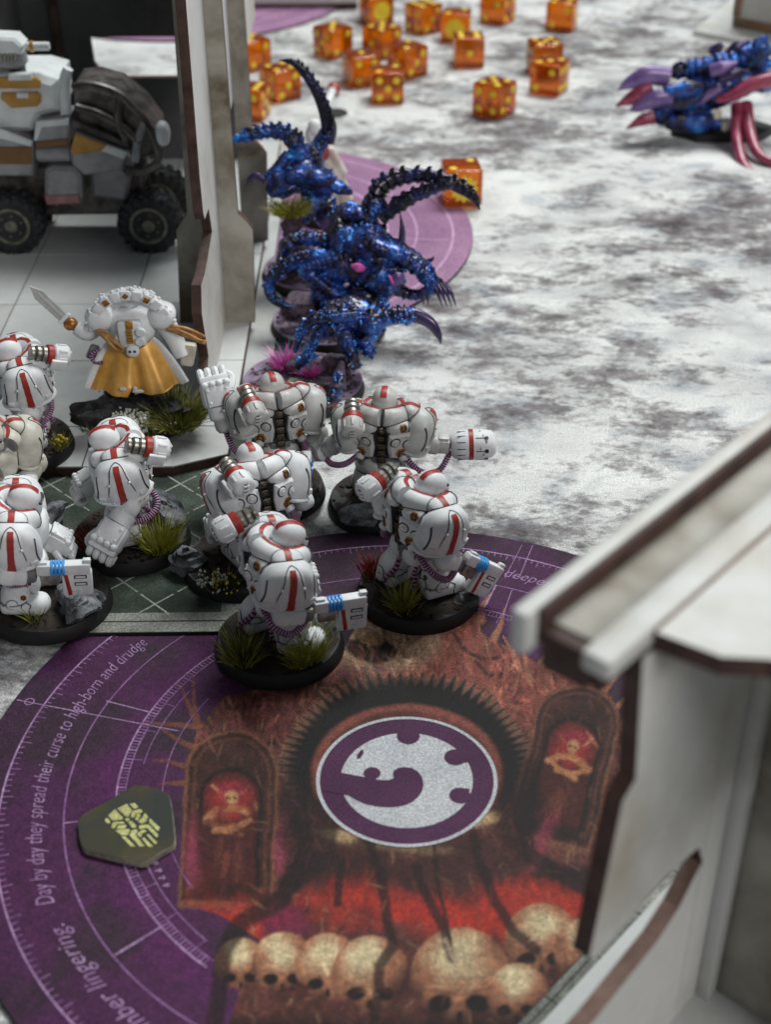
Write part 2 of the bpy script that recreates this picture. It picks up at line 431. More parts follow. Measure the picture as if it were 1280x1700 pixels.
# printed objective mats: colour painted per vertex (flat print), woven finish
t = NT('printed_purple_mat'); a = t.n('ShaderNodeVertexColor', layer_name='print')
cloth(t, a.outputs['Color'], 2.2); M['print'] = t.m
def printmat(name, c1, c2, scale=.1):
    t = NT(name); f = t.noise(scale, 5, .6); cloth(t, t.ramp(f, [(.35, c1), (.65, c2)]), 2.2); return t.m
M['purple'] = printmat('purple_mat', (.10, .022, .105), (.16, .045, .165), .03)
M['matside'] = paint('black_neoprene', (.008, .008, .008), (.02, .02, .02), .5, .8)
M['lilac'] = printmat('lilac_print', (.26, .14, .29), (.42, .27, .46), .2)
M['lilac2'] = printmat('dim_lilac_print', (.17, .07, .19), (.28, .14, .31), .2)
M['embpurple'] = printmat('plum_print', (.055, .012, .05), (.08, .02, .07), .05)
M['embwhite'] = printmat('white_print', (.46, .47, .50), (.56, .57, .60), .1)
M['fadepurple'] = printmat('mauve_mat', (.25, .125, .235), (.36, .20, .33), .03)
M['palerose'] = printmat('pale_rose_print', (.46, .27, .46), (.58, .38, .56), .2)
M['greentile'] = printmat('green_tile_print', (.018, .028, .022), (.085, .11, .085), .05)
M['stoneprint'] = printmat('stone_kerb_print', (.10, .105, .09), (.36, .37, .33), .06)
M['paleline'] = printmat('pale_line_print', (.24, .26, .22), (.42, .44, .40), .15)

# ================================================================ SETTING: table mat
mb = MB(); mb.add((np.array([(-1500, -200, 0), (1500, -200, 0), (1500, 2600, 0), (-1500, 2600, 0)]), [(0, 1, 2, 3)]))
o = mb.build('table_mat', M['mat'], None, 0, kind='structure')

# ---------------------------------------------------------------- big objective mat
DC = np.array([4.4, 228.1]); DT = 1.2          # centre and thickness
RO, RA, RB, RC = 96.3, 88.5, 74.5, 63.6
obj_mat = thing('objective_mat', 'large round purple mat printed with a pale worm emblem and skulls', 'mat', (DC[0], DC[1], 0))
mb = MB(); mb.add(lathe([(RO - .3, 0), (RO, .3), (RO, DT - .25), (RO - .25, DT - .03)], 160)); mb.build('edge', M['matside'], obj_mat)

def smooth(a, b, x): t = np.clip((x - a) / (b - a), 0, 1); return t * t * (3 - 2 * t)
def ell(px, py, cx, cy, rx, ry, rot=0):
    c, s = math.cos(math.radians(rot)), math.sin(math.radians(rot)); x = px - cx; y = py - cy
    return np.hypot((c * x + s * y) / rx, (-s * x + c * y) / ry)
def seg_d(px, py, P):
    d = np.full(px.shape, 1e9)
    for (x0, y0), (x1, y1) in zip(P[:-1], P[1:]):
        vx, vy = x1 - x0, y1 - y0; t = np.clip(((px - x0) * vx + (py - y0) * vy) / (vx * vx + vy * vy + 1e-9), 0, 1)
        d = np.minimum(d, np.hypot(px - x0 - t * vx, py - y0 - t * vy))
    return d
def inpoly(px, py, P):
    r = np.zeros(px.shape, bool); n = len(P)
    for i in range(n):
        x0, y0 = P[i]; x1, y1 = P[(i + 1) % n]
        c = ((y0 > py) != (y1 > py)) & (px < (x1 - x0) * (py - y0) / (y1 - y0 + 1e-9) + x0); r ^= c
    return r
def paint_print(px, py, u, v):
    """colours of the flat print, as albedo; shapes are located by the places they have on the mat"""
    N = len(px); q = np.stack([u * .05, v * .05, u * 0], 1)
    f1, f2, f3 = fbm(q * 1.3 + 3, 4), fbm(q * 5 + 9, 4), fbm(np.stack([u * .9, v * .16, u * 0 + 5], 1), 3)
    wx = (fbm(q * 2 + 40, 3) - .5) * 26; wy = (fbm(q * 2 + 80, 3) - .5) * 26
    X, Y = px + wx, py + wy
    C = np.zeros((N, 3))
    def lay(mask, col):
        col = np.asarray(lin(col)) if not isinstance(col, np.ndarray) else col
        nonlocal C; C = C * (1 - mask[:, None]) + col * mask[:, None]
    r = np.hypot(u, v)
    C[:] = lin((90, 41, 88)); lay(smooth(.42, .60, f1) * .85, (66, 46, 62))
    lay(smooth(RO - 14, RO, r) * .35, (84, 40, 84))
    lay(smooth(58, 66, r) * smooth(72, 64, r) * .5, (112, 36, 112))
    # picture area
    art = [(372, 1150), (470, 1130), (548, 1110), (590, 1040), (640, 1000), (780, 1010), (800, 1040), (850, 1075), (905, 1105), (960, 1120), (1010, 1150), (1030, 1200),
           (1060, 1300), (1050, 1450), (1000, 1620), (960, 1760), (360, 1760), (400, 1640), (430, 1560), (372, 1525), (305, 1500), (318, 1420), (300, 1340), (316, 1250), (330, 1200)]
    am = inpoly(X, Y, art).astype(float)
    tone = lin((104, 58, 52)); cc = np.array(tone)[None, :] * (.35 + 1.3 * f2[:, None] * (.45 + 1.1 * f3[:, None]))
    lay(am * 1.0, cc)
    # warm upper right, streaked
    m = am * smooth(1.0, .55, ell(X, Y, 800, 1110, 210, 120)); lay(m * (.35 + .75 * f3), (168, 92, 78))
    m = am * smooth(1.0, .6, ell(X, Y, 640, 1060, 120, 70)); lay(m * (.5 + .6 * f2), (214, 178, 146))
    m = am * smooth(1.0, .5, ell(X, Y, 440, 1200, 110, 70)); lay(m * .7 * f3 * 1.4, (140, 84, 80))
    # dark lump among the pale folds
    m = smooth(1.05, .8, ell(X, Y, 615, 1078, 46, 26, 8)); lay(m, (52, 30, 26)); lay(smooth(1.0, .7, ell(px, py, 618, 1062, 26, 12)), (196, 150, 112))
    for ex, ey in ((604, 1072), (634, 1076)): lay(smooth(1.1, .7, ell(px, py, ex, ey, 7, 5)), (26, 14, 14))
    # thin looping cables
    for P in ([(752, 1050), (770, 1078), (800, 1095), (830, 1092), (842, 1072), (834, 1056)], [(790, 1098), (810, 1120), (830, 1124), (838, 1100)],
              [(430, 1250), (450, 1230), (520, 1290), (540, 1340)]):
        lay(smooth(4, 2, seg_d(px, py, P)) * .85, (48, 26, 30))
    # spiny fringes outside the picture
    rs = np.random.RandomState(3)
    for (x0, y0, x1, y1) in ((330, 1210, 296, 1130), (330, 1210, 320, 1120), (320, 1240, 260, 1205), (315, 1275, 252, 1262), (312, 1300, 262, 1302), (322, 1205, 240, 1200),
                             (600, 1020, 640, 985), (820, 1060, 838, 1010), (800, 1030, 815, 985), (860, 1075, 890, 1032), (900, 1100, 935, 1055), (940, 1110, 985, 1070),
                             (1000, 1150, 1040, 1090), (985, 1130, 1020, 1060), (1010, 1180, 1045, 1150), (1000, 1210, 1048, 1185), (860, 1110, 835, 1055), (880, 1130, 870, 1080)):
        pts = [(x0, y0), ((x0 + x1) / 2 + rs.uniform(-9, 9), (y0 + y1) / 2 + rs.uniform(-9, 9)), (x1, y1)]
        t_ = np.clip(((px - x0) * (x1 - x0) + (py - y0) * (y1 - y0)) / ((x1 - x0) ** 2 + (y1 - y0) ** 2), 0, 1)
        lay(smooth(1.25, .6, seg_d(px, py, pts) / ((6.0 if x0 > 500 else 4.6) * (1 - t_) + 1.2)) * .9, (196, 132, 104) if x0 > 500 else (140, 84, 66))
    # loose brushwork over the picture
    rs = np.random.RandomState(12); pal = [(176, 112, 84), (60, 34, 32), (128, 66, 54), (206, 160, 120), (36, 24, 24), (150, 60, 52), (112, 52, 84)]
    inside = np.where(am > .5)[0]; ordr = inside[np.argsort(px[inside])]; sx_ = px[ordr]
    def brush(cnt, op):
     for k in range(cnt):
          i = inside[rs.randint(len(inside))]; x0, y0 = px[i], py[i]
          er = math.hypot(x0 - 675, (y0 - 1286) * 1.36)
          if er < 160 or (op < 1 and er < 214 and y0 < 1330): continue
          L = rs.uniform(8, 34); w_ = rs.uniform(1.2, 3.6); th = math.radians(rs.choice((78, 92, 60, 120, 20)) + rs.uniform(-18, 18)) if y0 < 1540 else rs.uniform(0, 3.14)
          lo, hi = np.searchsorted(sx_, (x0 - L, x0 + L)); sub = ordr[lo:hi]; sub = sub[np.abs(py[sub] - y0) < L]
          dx, dy = px[sub] - x0, py[sub] - y0; al = (dx * math.cos(th) + dy * math.sin(th)) / L * 1.6; ac = (-dx * math.sin(th) + dy * math.cos(th)) / w_
          mk = np.clip(1.2 - al * al - ac * ac, 0, 1) * rs.uniform(.25, .7) * op
          base_ = C[i] * rs.uniform(.3, 2.7) if rs.rand() < .65 else np.array(lin(pal[rs.randint(len(pal))]))
          C[sub] = C[sub] * (1 - mk[:, None]) + base_ * mk[:, None]
    brush(4200, 1.0)
    # black toothed ring round the emblem
    an = np.arctan2(-(py - 1292) * 1.36, px - 675); e = ell(px, py, 675, 1286, 1, .735)
    tooth = 14 * np.abs(((an * 13) % 1) - .5) * 2 * (np.sin(an * 7) * .4 + .9)
    up = smooth(-.6, .05, np.sin(an)); rin = 157 + 5 * f2; rout = 194 + 26 * np.clip(np.sin(an), 0, 1) + tooth * 1.3
    m = smooth(rin - 8, rin + 6, e) * smooth(rout + 3, rout - 3, e) * up; lay(m, (25, 19, 20))
    ridge = smooth(.5, .32, np.abs(((an * 13) % 1) - .5)) * smooth(rout - 24, rout - 4, e) * smooth(rout + 7, rout, e) * up
    lay(ridge * .55 * f2 * 1.6, (176, 128, 104))
    halo = smooth(164, 153, e) * smooth(140, 150, e); lay(halo * (.4 + .5 * f2), (176, 96, 80))
    # two niches with glowing seated shapes
    for (cx, cy, s) in ((382, 1345, 1.0), (945, 1255, .92)):
        rot = 3 if cx < 600 else 14
        x = (px * .55 + X * .45 - cx) / s; y = (py * .55 + Y * .45 - cy) / s; a_ = math.radians(rot); x, y = x * math.cos(a_) + y * math.sin(a_), -x * math.sin(a_) + y * math.cos(a_)
        o_ = np.where(y < -60, np.hypot(x / 78, (y + 60) / 72), np.maximum(np.abs(x) / 78, (y - 0) / 165))
        lay(smooth(1.03, .98, o_) * .92, np.array(lin((70, 40, 34)))[None, :] * (.35 + 1.2 * f2[:, None]))
        lay(smooth(.06, .02, np.abs(o_ - .97)) * .7, (158, 102, 78)); lay(smooth(.05, .02, np.abs(o_ - .80)) * .5, (128, 76, 60))
        i_ = np.where(y < -20, np.hypot(x / 50, (y + 20) / 50), np.maximum(np.abs(x) / 50, (y - 0) / 135))
        lay(smooth(1.12, 1.0, i_) * .85, (27, 18, 18)); lay(smooth(.98, .85, i_) * .8, (92, 38, 36))
        lay(smooth(1.15, .1, np.hypot(x / 48, (y + 16) / 48)) * (.35 + .9 * f2) * smooth(1.0, .85, i_), (206, 66, 58))
        lay(smooth(1.1, .2, np.hypot(x / 40, (y + 34) / 26)) * .5 * smooth(1.0, .85, i_), (176, 52, 84))
        for P, wd in (([(-40, 20), (-20, 4), (0, 0), (22, 4), (42, 16)], 6), ([(-38, 18), (-10, 32), (22, 36)], 4.5), ([(40, 14), (14, 30), (-20, 34)], 4.5), ([(-30, -40), (-18, -28)], 3), ([(30, -44), (18, -28)], 3)):
            lay(smooth(wd * 1.7, wd * .3, seg_d(x + wx * .35, y + wy * .35, P)) * smooth(.30, .62, f2) * .95, (216, 146, 100))
        lay(smooth(1.1, .55, np.hypot((x - 1) / 13, (y + 21) / 15)) * .92, (226, 172, 120)); lay(smooth(1.0, .6, np.hypot((x - 1) / 7, (y + 7) / 5)) * .8, (196, 134, 92))
        for sx in (-5, 6): lay(smooth(1.1, .5, np.hypot((x - sx) / 4, (y + 19) / 3.2)) * .9, (84, 30, 28))
        lay(smooth(1.2, .3, np.hypot((x - 4) / 28, (y - 84) / 46)) * smooth(.38, .62, f3) * .6, (150, 82, 64))
    # rose glow strips beside the niches
    for (cx, cy, rx, ry, rot) in ((466, 1410, 16, 66, 4), (320, 1420, 22, 80, 0), (900, 1400, 20, 74, 22)):
        lay(smooth(1.1, .2, ell(X, Y, cx, cy, rx, ry, rot)) * .8 * (.5 + .6 * f3), (176, 70, 96))
    # pale fires along the emblem's lower rim
    for cx, cy, rx, ry in ((560, 1385, 40, 14), (700, 1406, 66, 14), (800, 1358, 42, 16), (640, 1400, 40, 10)):
        lay(smooth(1.15, .3, ell(X, Y, cx, cy, rx, ry, -14 if cx > 750 else 6)) * (.4 + .8 * f2), (236, 200, 146))
    for cx, cy, rx, ry in ((498, 1345, 46, 120), (862, 1335, 44, 110), (590, 1450, 70, 50), (940, 1470, 90, 40), (470, 1505, 70, 22)): lay(am * smooth(1.1, .5, ell(X, Y, cx, cy, rx, ry)) * .8 * smooth(130, 165, e), (30, 20, 22))
    # ribbed trunk, dark drapes and the red gulf
    m = am * smooth(1.0, .75, ell(X, Y, 690, 1450, 210, 90)); lay(m * (.5 + .5 * f3), (74, 40, 40))
    m = am * smooth(.75, .15, np.abs(py + (px - 690) * .02 - 1516 - wy * 2.6 - 40 * (f3 - .5)) / 90) * smooth(.35, .6, f1 + .12); lay(m * (.55 + .8 * f3), (206, 58, 44))
    m = smooth(1.0, .4, ell(X, Y, 470, 1530, 60, 46)); lay(m * .75, (120, 40, 84)); m = smooth(1.0, .4, ell(X, Y, 880, 1500, 60, 50)); lay(m * .8, (206, 66, 50))
    # bone skulls in a row
    rs = np.random.RandomState(5)
    for (cx, cy, R_) in ((400, 1600, 44), (470, 1598, 52), (545, 1604, 56), (900, 1560, 62), (615, 1616, 64), (980, 1580, 60), (765, 1622, 84), (860, 1650, 52)):
        g_ = ell(px, py, cx, cy, R_, R_ * .98); dome = smooth(1.03, .97, g_)
        sh = (np.clip(1.18 - 1.0 * ell(px, py, cx - R_ * .1, cy - R_ * .4, R_ * 1.25, R_ * 1.3), .06, 1) ** 1.3)[:, None]
        k1, k2, k3 = np.array(lin((84, 42, 40))), np.array(lin((206, 140, 104))), np.array(lin((255, 232, 184)))
        tt = np.clip(sh * 1.05 - .05 + .55 * (f2[:, None] - .5) + .25 * (f3[:, None] - .5), 0, 1); lay(dome, np.where(tt < .5, k1 + (k2 - k1) * tt * 2, k2 + (k3 - k2) * (tt - .5) * 2) * .98)
        for wv in (.05, .16, .27): lay(smooth(R_ * .05, R_ * .015, np.abs(py - cy - R_ * wv + .12 * (px - cx) ** 2 / R_ - wy * .2)) * smooth(.62, .4, np.abs(px - cx) / R_) * dome * .35, (130, 76, 60))
        for sx in (-.40, .34): lay(smooth(1.1, .75, ell(X * .3 + px * .7, py, cx + sx * R_, cy + R_ * .52, R_ * .27, R_ * .20, 10 if sx > 0 else -10)), (34, 20, 20))
        lay(smooth(1.1, .7, ell(px, py, cx - .02 * R_, cy + R_ * .80, R_ * .09, R_ * .16)), (44, 24, 22))
        lay(smooth(R_ * .05, R_ * .02, np.abs(seg_d(px, py, [(cx - R_ * .6, cy + R_ * .25), (cx, cy + R_ * .36), (cx + R_ * .6, cy + R_ * .22)]))) * .5, (120, 74, 56))
    m = smooth(1665, 1712, Y) * am; lay(m * .9, (34, 22, 22))
    # hanging tendrils over everything
    for P, wd in (([(612, 1395), (628, 1440), (640, 1500), (652, 1570), (628, 1600), (620, 1690)], 8), ([(785, 1385), (800, 1440), (822, 1500), (850, 1545), (890, 1575)], 8),
                  ([(690, 1440), (705, 1480), (735, 1540), (752, 1590)], 7), ([(720, 1400), (728, 1470), (742, 1540), (752, 1590)], 3), ([(565, 1420), (560, 1500)], 6),
                  ([(500, 1330), (505, 1420), (470, 1490), (400, 1530), (372, 1580), (356, 1700)], 13), ([(860, 1330), (880, 1420), (960, 1470), (1010, 1500)], 12), ([(480, 1470), (540, 1420), (545, 1330)], 16)):
        lay(smooth(wd * 1.5, wd * .7, seg_d(X * .4 + px * .6, Y * .4 + py * .6, P)) * .85, (44, 27, 28))
    lay(smooth(5, 2, seg_d(px, py, [(740, 1560), (756, 1600), (758, 1625)])) * .9, (226, 190, 160))
    brush(1500, .55)
    C *= (.62 + .62 * fbm(q * 16 + 2, 3))[:, None] * .62
    return np.clip(C, 0, 1)
# dense disc sheet carrying the print
step = .36; k = int((RO - .25) / step); ii = np.arange(-k, k + 1) * step
U, V_ = np.meshgrid(ii, ii, indexing='ij'); rr = np.hypot(U, V_); lim = RO - .3
keep = rr <= lim + step; sc_ = np.where(rr > lim, lim / np.maximum(rr, 1e-6), 1.0); U2, V2 = U * sc_, V_ * sc_
idx = -np.ones(U.shape, int); idx[keep] = np.arange(keep.sum())
a_, b_, c_, d_ = idx[:-1, :-1], idx[1:, :-1], idx[1:, 1:], idx[:-1, 1:]
ok = (a_ >= 0) & (b_ >= 0) & (c_ >= 0) & (d_ >= 0) & ((rr[:-1, :-1] <= lim) | (rr[1:, 1:] <= lim))
quads = np.stack([a_[ok], b_[ok], c_[ok], d_[ok]], 1)
uu, vv = U2[keep], V2[keep]
PX, PY = proj(np.stack([uu + DC[0], vv + DC[1], uu * 0 + DT], 1))
col = paint_print(PX, PY, uu, vv)
me = bpy.data.meshes.new('printed_top'); nv = len(uu)
me.vertices.add(nv); me.vertices.foreach_set('co', (np.stack([uu, vv, uu * 0 + DT], 1) * MM).ravel())
me.loops.add(quads.size); me.loops.foreach_set('vertex_index', quads.ravel().astype(np.int32))
me.polygons.add(len(quads)); me.polygons.foreach_set('loop_start', (np.arange(len(quads)) * 4).astype(np.int32))
me.update(); me.validate()
ca = me.color_attributes.new('print', 'FLOAT_COLOR', 'POINT'); ca.data.foreach_set('color', np.c_[col, np.ones(nv)].ravel().astype(np.float32))
me.materials.append(M['print'])
o = bpy.data.objects.new('printed_top', me); scene.collection.objects.link(o); o.parent = obj_mat

def ring(mb, R, wd, z, a0=0, a1=360, n=180, m=0):
    V = []; F = []
    for i in range(n + 1):
        a = math.radians(a0 + (a1 - a0) * i / n)
        for r in (R - wd / 2, R + wd / 2): V.append((r * math.cos(a), r * math.sin(a), z))
    for i in range(n): F.append((i * 2, i * 2 + 1, i * 2 + 3, i * 2 + 2))
    return mb.add((np.array(V), F), m=m)
def strip(mb, p, q, wd, z, m=0):
    p = np.array(p[:2], float); q = np.array(q[:2], float); d = unit(q - p); nn = np.array([-d[1], d[0]]) * wd / 2
    return mb.add((np.array([(*(p - nn), z), (*(q - nn), z), (*(q + nn), z), (*(p + nn), z)]), [(0, 1, 2, 3)]), m=m)
def radial(mb, R0, R1, a, wd, z, m=0):
    c, s = math.cos(math.radians(a)), math.sin(math.radians(a)); return strip(mb, (R0 * c, R0 * s), (R1 * c, R1 * s), wd, z, m)
ZL = DT + .04
mb = MB(); ring(mb, RA, .42, ZL, 60, 250)
for i in range(170):
    a = 60 + i * 1.12; radial(mb, RA - (2.6 if i % 5 == 0 else 1.5), RA - .2, a, .3, ZL + .01, 1)
mb.build('tick_ring', [M['lilac'], M['lilac2']], obj_mat, 0)
mb = MB(); ring(mb, RB, .38, ZL, 20, 260); mb.build('ring_line', M['lilac2'], obj_mat, 0)
mb = MB(); ring(mb, RC, .4, ZL, 40, 232); ring(mb, RC - 1.9, .3, ZL, 40, 232, m=1)
for i in range(215):
    a = 40 + i * .893; radial(mb, RC - 1.9, RC, a, .26, ZL + .01, 1 if i % 3 else 0)
    if i % 10 == 0: radial(mb, RC - 4.2, RC - 1.9, a, .25, ZL + .01, 1)
ring(mb, RC - 4.6, .25, ZL, 150, 175, 40, m=1); ring(mb, RC - 4.4, .3, ZL, 196, 228, 40, m=1); ring(mb, RC - 10, .25, ZL, 150, 215, 60, m=1)
mb.build('rope_ring', [M['lilac'], M['lilac2']], obj_mat, 0)
mb = MB()
def dl(px, py): return gp(px, py, DT)[:2] - DC
for a, b, w_ in (((27, 1162), (297, 1214), .28), ((176, 1164), (262, 1186), .32), ((190, 1586), (270, 1537), .45), ((104, 1367), (128, 1364), .32),
                 ((824, 971), (804, 1010), .42), ((867, 905), (838, 960), .2), ((885, 905), (862, 960), .2), ((850, 980), (836, 1020), .2)):
    strip(MB(), dl(*a), dl(*b), w_, ZL + .015).build('chart_line', M['lilac'], obj_mat, 0)
c0 = dl(48, 1165)
for i in range(16):
    a, b = i / 16 * 2 * math.pi, (i + 1) / 16 * 2 * math.pi
    strip(mb, c0 + 1.1 * np.array([math.cos(a), math.sin(a)]), c0 + 1.1 * np.array([math.cos(b), math.sin(b)]), .28, ZL + .02)
for i in range(6):      # small scale marks
    a = 200 + i * 2.2; radial(mb, 57.0, 58.4, a, .3, ZL + .015); radial(mb, 57.0, 57.8, a + .5, .3, ZL + .015)
mb.build('chart_mark', M['lilac'], obj_mat, 0, kind='stuff')

def arc_text(txt, size, R, a_start, name, parent, m, clockwise=True, z=ZL + .02, shear=.32, sx=.86):
    cu = bpy.data.curves.new('t', 'FONT'); cu.body = txt; cu.size = size; cu.shear = shear; cu.resolution_u = 3; cu.space_character = 1.02; cu.offset = -.035
    ob = bpy.data.objects.new('t', cu); scene.collection.objects.link(ob)
    dg = bpy.context.evaluated_depsgraph_get(); me = bpy.data.meshes.new_from_object(ob.evaluated_get(dg))
    n = len(me.vertices); V = np.zeros(n * 3); me.vertices.foreach_get('co', V); V = V.reshape(-1, 3)
    F = [tuple(p.vertices) for p in me.polygons]
    bpy.data.objects.remove(ob); bpy.data.curves.remove(cu); bpy.data.meshes.remove(me)
    th = math.radians(a_start) - V[:, 0] * sx / R; r = R + V[:, 1]
    W = np.stack([r * np.cos(th), r * np.sin(th), np.full(n, z)], 1)
    return MB().add((W, F)).build(name, m, parent, 0)
ang = lambda px, py: math.degrees(math.atan2(*(dl(px, py)[::-1])))
arc_text('Day by day they spread their curse to high-born and drudge', 5.2, 79.0, ang(84, 1502), 'lettering', obj_mat, M['lilac'], sx=.665)
arc_text('slumber lingering.', 5.2, 79.0, ang(282, 1735), 'lettering', obj_mat, M['lilac'], sx=.98)
arc_text('and deeper into', 5.2, 79.0, ang(790, 935), 'lettering', obj_mat, M['lilac'], sx=.85)

# emblem
emb = MB().add(lathe([(19.4, DT), (19.4, DT + .05)], 96)).build('emblem', M['embpurple'], obj_mat, 0)
mb = MB(); ring(mb, 19.6, .85, DT + .16, n=96); mb.build('emblem_ring', M['embwhite'], emb, 0)
mb = MB().add(lathe([(14.6, DT + .05), (14.6, DT + .09)], 96)); mb.build('emblem_worm', M['embwhite'], emb, 0)
ez = lambda x, y: dl(480 + x / 3.2, 1150 + y / 3.2)
mb = MB()
tongue = [(150, 400), (265, 425), (400, 450), (480, 465), (530, 466), (556, 456), (550, 436), (556, 416), (580, 402), (612, 397), (650, 401), (684, 420), (706, 450), (715, 490), (706, 525), (686, 556),
          (655, 583), (620, 599), (580, 608), (520, 612), (460, 606), (400, 593), (355, 572), (315, 548), (150, 520)]
mb.add(poly_sheet([(*ez(*p), DT + .125) for p in tongue]))
for x, y, r in ((633, 232, 2.65), (883, 345, 2.5), (908, 548, 2.35), (440, 430, 1.9)):
    c = ez(x, y); mb.add(poly_sheet([(c[0] + r * math.cos(i * .2618), c[1] + r * 1.02 * math.sin(i * .2618), DT + .135) for i in range(24)]))
for x0, y0, x1, y1, w_ in ((572, 205, 694, 208, 1.6), (900, 300, 946, 372, 1.2), (950, 512, 912, 590, 1.1)):
    strip(mb, ez(x0, y0), ez(x1, y1), w_, DT + .13)
mb.add(poly_sheet([(*ez(*p), DT + .125) for p in ((392, 302), (396, 322), (378, 350), (358, 356), (362, 330), (376, 312))]))
mb.build('emblem_marking', M['embpurple'], emb, 0)

# ---------------------------------------------------------------- far objective mats
def far_mat(cx, cy, R, label):
    t_ = thing('objective_mat', label, 'mat', (cx, cy, 0))
    MB().add(lathe([(R - .3, 0), (R, .3), (R, DT - .2)], 96)).build('edge', M['matside'], t_)
    MB().add(lathe([(R - .15, DT - .25), (R - .15, DT)], 128)).build('printed_top', M['fadepurple'], t_, 0)
    mb = MB(); ring(mb, R * .92, 1.0, DT + .04, n=128); ring(mb, R * .775, .8, DT + .04, n=128); ring(mb, R * .655, 1.6, DT + .04, n=128)
    radial(mb, R * .6, R * .9, -6, .7, DT + .06); radial(mb, R * .66, R, 31, .6, DT + .06)
    mb.build('ring_line', M['palerose'], t_, 0)
far_mat(-63, 530, 98, 'round mauve mat under the blue beasts with pale ring lines')
far_mat(-118, 887, 96, 'purple round mat half hidden behind the far wall and dice')

# ---------------------------------------------------------------- card token
TKZ = DT
def tk(x, y, z): return gp(100 + x / 5.818, 1280 + y / 5.818, z)
oc = tk(640, 520, TKZ)
tok = thing('card_token', 'dark card token with pale yellow knotwork lying on the purple mat', 'token', (oc[0], oc[1], TKZ))
outl = [(162, 480), (215, 415), (450, 285), (620, 185), (700, 140), (800, 133), (960, 175), (1040, 215), (1066, 270), (1085, 400), (1112, 660), (1095, 715), (960, 790), (830, 880), (770, 885), (600, 850), (250, 765), (200, 725), (175, 640)]
P2 = [(tk(x, y, TKZ + 1.6) - oc)[:2] for x, y in outl]
t = NT('olive_camo_card'); f = t.noise(.07, 3, .5, .6)
t.set(Base_Color=t.ramp(f, [(.42, (.035, .04, .036)), (.55, (.05, .046, .028)), (.7, (.085, .07, .04))]), Roughness=.62, Specular_IOR_Level=.15); t.bump(t.noise(1.2, 3), .1, .05); M['card'] = t.m
M['cardedge'] = paint('grey_card_core', (.16, .15, .12), (.30, .28, .23), .5, .8)
M['cardink'] = printmat('pale_yellow_ink', (.42, .42, .16), (.52, .52, .22), .1)
MB().add(prism(P2, 0, .72, .12)).build('card_layer', M['cardedge'], tok, 30)
MB().add(prism(np.array(P2) * .995, .76, 1.5, .12)).build('card_layer', M['cardedge'], tok, 30)
MB().add(prism(np.array(P2) * .985, 1.5, 1.6)).build('face', M['card'], tok, 0)
knots = [[(640, 318), (690, 380), (655, 440), (630, 440), (545, 362)], [(525, 370), (600, 450), (600, 468), (500, 478), (458, 430)],
         [(665, 318), (715, 310), (755, 350), (710, 366)], [(690, 385), (770, 368), (795, 392), (770, 408), (735, 408), (705, 450), (680, 448)],
         [(738, 412), (772, 415), (768, 445), (745, 478), (720, 468)], [(815, 405), (845, 440), (830, 485), (790, 510), (745, 490), (790, 450)],
         [(860, 455), (962, 550), (940, 580), (858, 500)], [(760, 528), (850, 515), (945, 615), (930, 645), (835, 548), (760, 560)],
         [(740, 620), (755, 590), (800, 565), (835, 580), (790, 600), (775, 640)], [(825, 612), (850, 610), (932, 690), (915, 712)], [(785, 655), (805, 642), (895, 730), (850, 730)],
         [(685, 575), (730, 560), (745, 575), (725, 620), (810, 725), (765, 728), (665, 620)], [(585, 630), (625, 632), (722, 728), (680, 730)],
         [(530, 575), (660, 560), (668, 575), (645, 620), (585, 618)], [(535, 560), (560, 525), (635, 522), (630, 545), (610, 560)], [(500, 500), (530, 490), (610, 492), (618, 510), (545, 512), (515, 560), (490, 545)],
         [(430, 460), (455, 455), (480, 490), (470, 510), (430, 490)], [(650, 490), (680, 480), (735, 530), (720, 550), (690, 548)], [(622, 462), (655, 452), (670, 468), (640, 488)]]
for kn in knots:
    MB().add(prism([(tk(x, y, TKZ + 1.62) - oc)[:2] for x, y in kn], 1.6, 1.66)).build('knot_piece', M['cardink'], tok, 0)

# ---------------------------------------------------------------- printed terrain mats under the buildings
TZ = 2.1
def slab(poly, z0, z1): return prism(poly, z0, z1, .12)
ter = thing('tile_print_mat', 'thin mat printed with dark green tiles and a stone kerb under the white troopers', 'mat', (0, 0, 0))
tp = [(-175, 277.5), (-40, 278.8), (-36, 281), (-34, 286), (-34, 372), (-37, 372.5), (-37, 470), (-41.5, 480), (-41.5, 630), (-175, 630)]
MB().add(slab(tp, .85, TZ - .04)).build('backing', M['matside'], ter, 0)
MB().add(prism([(-174.6, 286), (-42, 286.6), (-42, 371), (-174.6, 371)], TZ - .06, TZ)).build('tile_field', M['greentile'], ter, 0)
mb = MB(); mb.add(prism([(-174.6, 277.7), (-40.2, 279), (-36.3, 281.3), (-34.2, 286.4), (-34.2, 371), (-42, 371), (-42, 286.6), (-174.6, 286)], TZ - .06, TZ))
mb.build('stone_kerb', M['stoneprint'], ter, 0)
MB().add(prism([(-174.6, 371.1), (-37.2, 372.7), (-37.2, 470), (-41.7, 480), (-41.7, 629.6), (-174.6, 629.6)], TZ - .06, TZ)).build('stone_field', M['floortile2'], ter, 0)
mb = MB()
strip(mb, (-174, 282.2), (-38, 283.2), .5, TZ + .03); mb.build('kerb_joint', M['matside'], ter, 0)
mb = MB()
for i in range(14):
    x = -172 + i * 9.4
    for j in range(9):
        y = 290 + j * 9.4
        if (i + j) % 2 == 0 and x < -44: strip(mb, (x - 4.2, y - 4.2), (x + 4.2, y + 4.2), .5, TZ + .03); strip(mb, (x - 4.2, y + 4.2), (x + 4.2, y - 4.2), .5, TZ + .04)
mb.build('tile_line', M['paleline'], ter, 0)

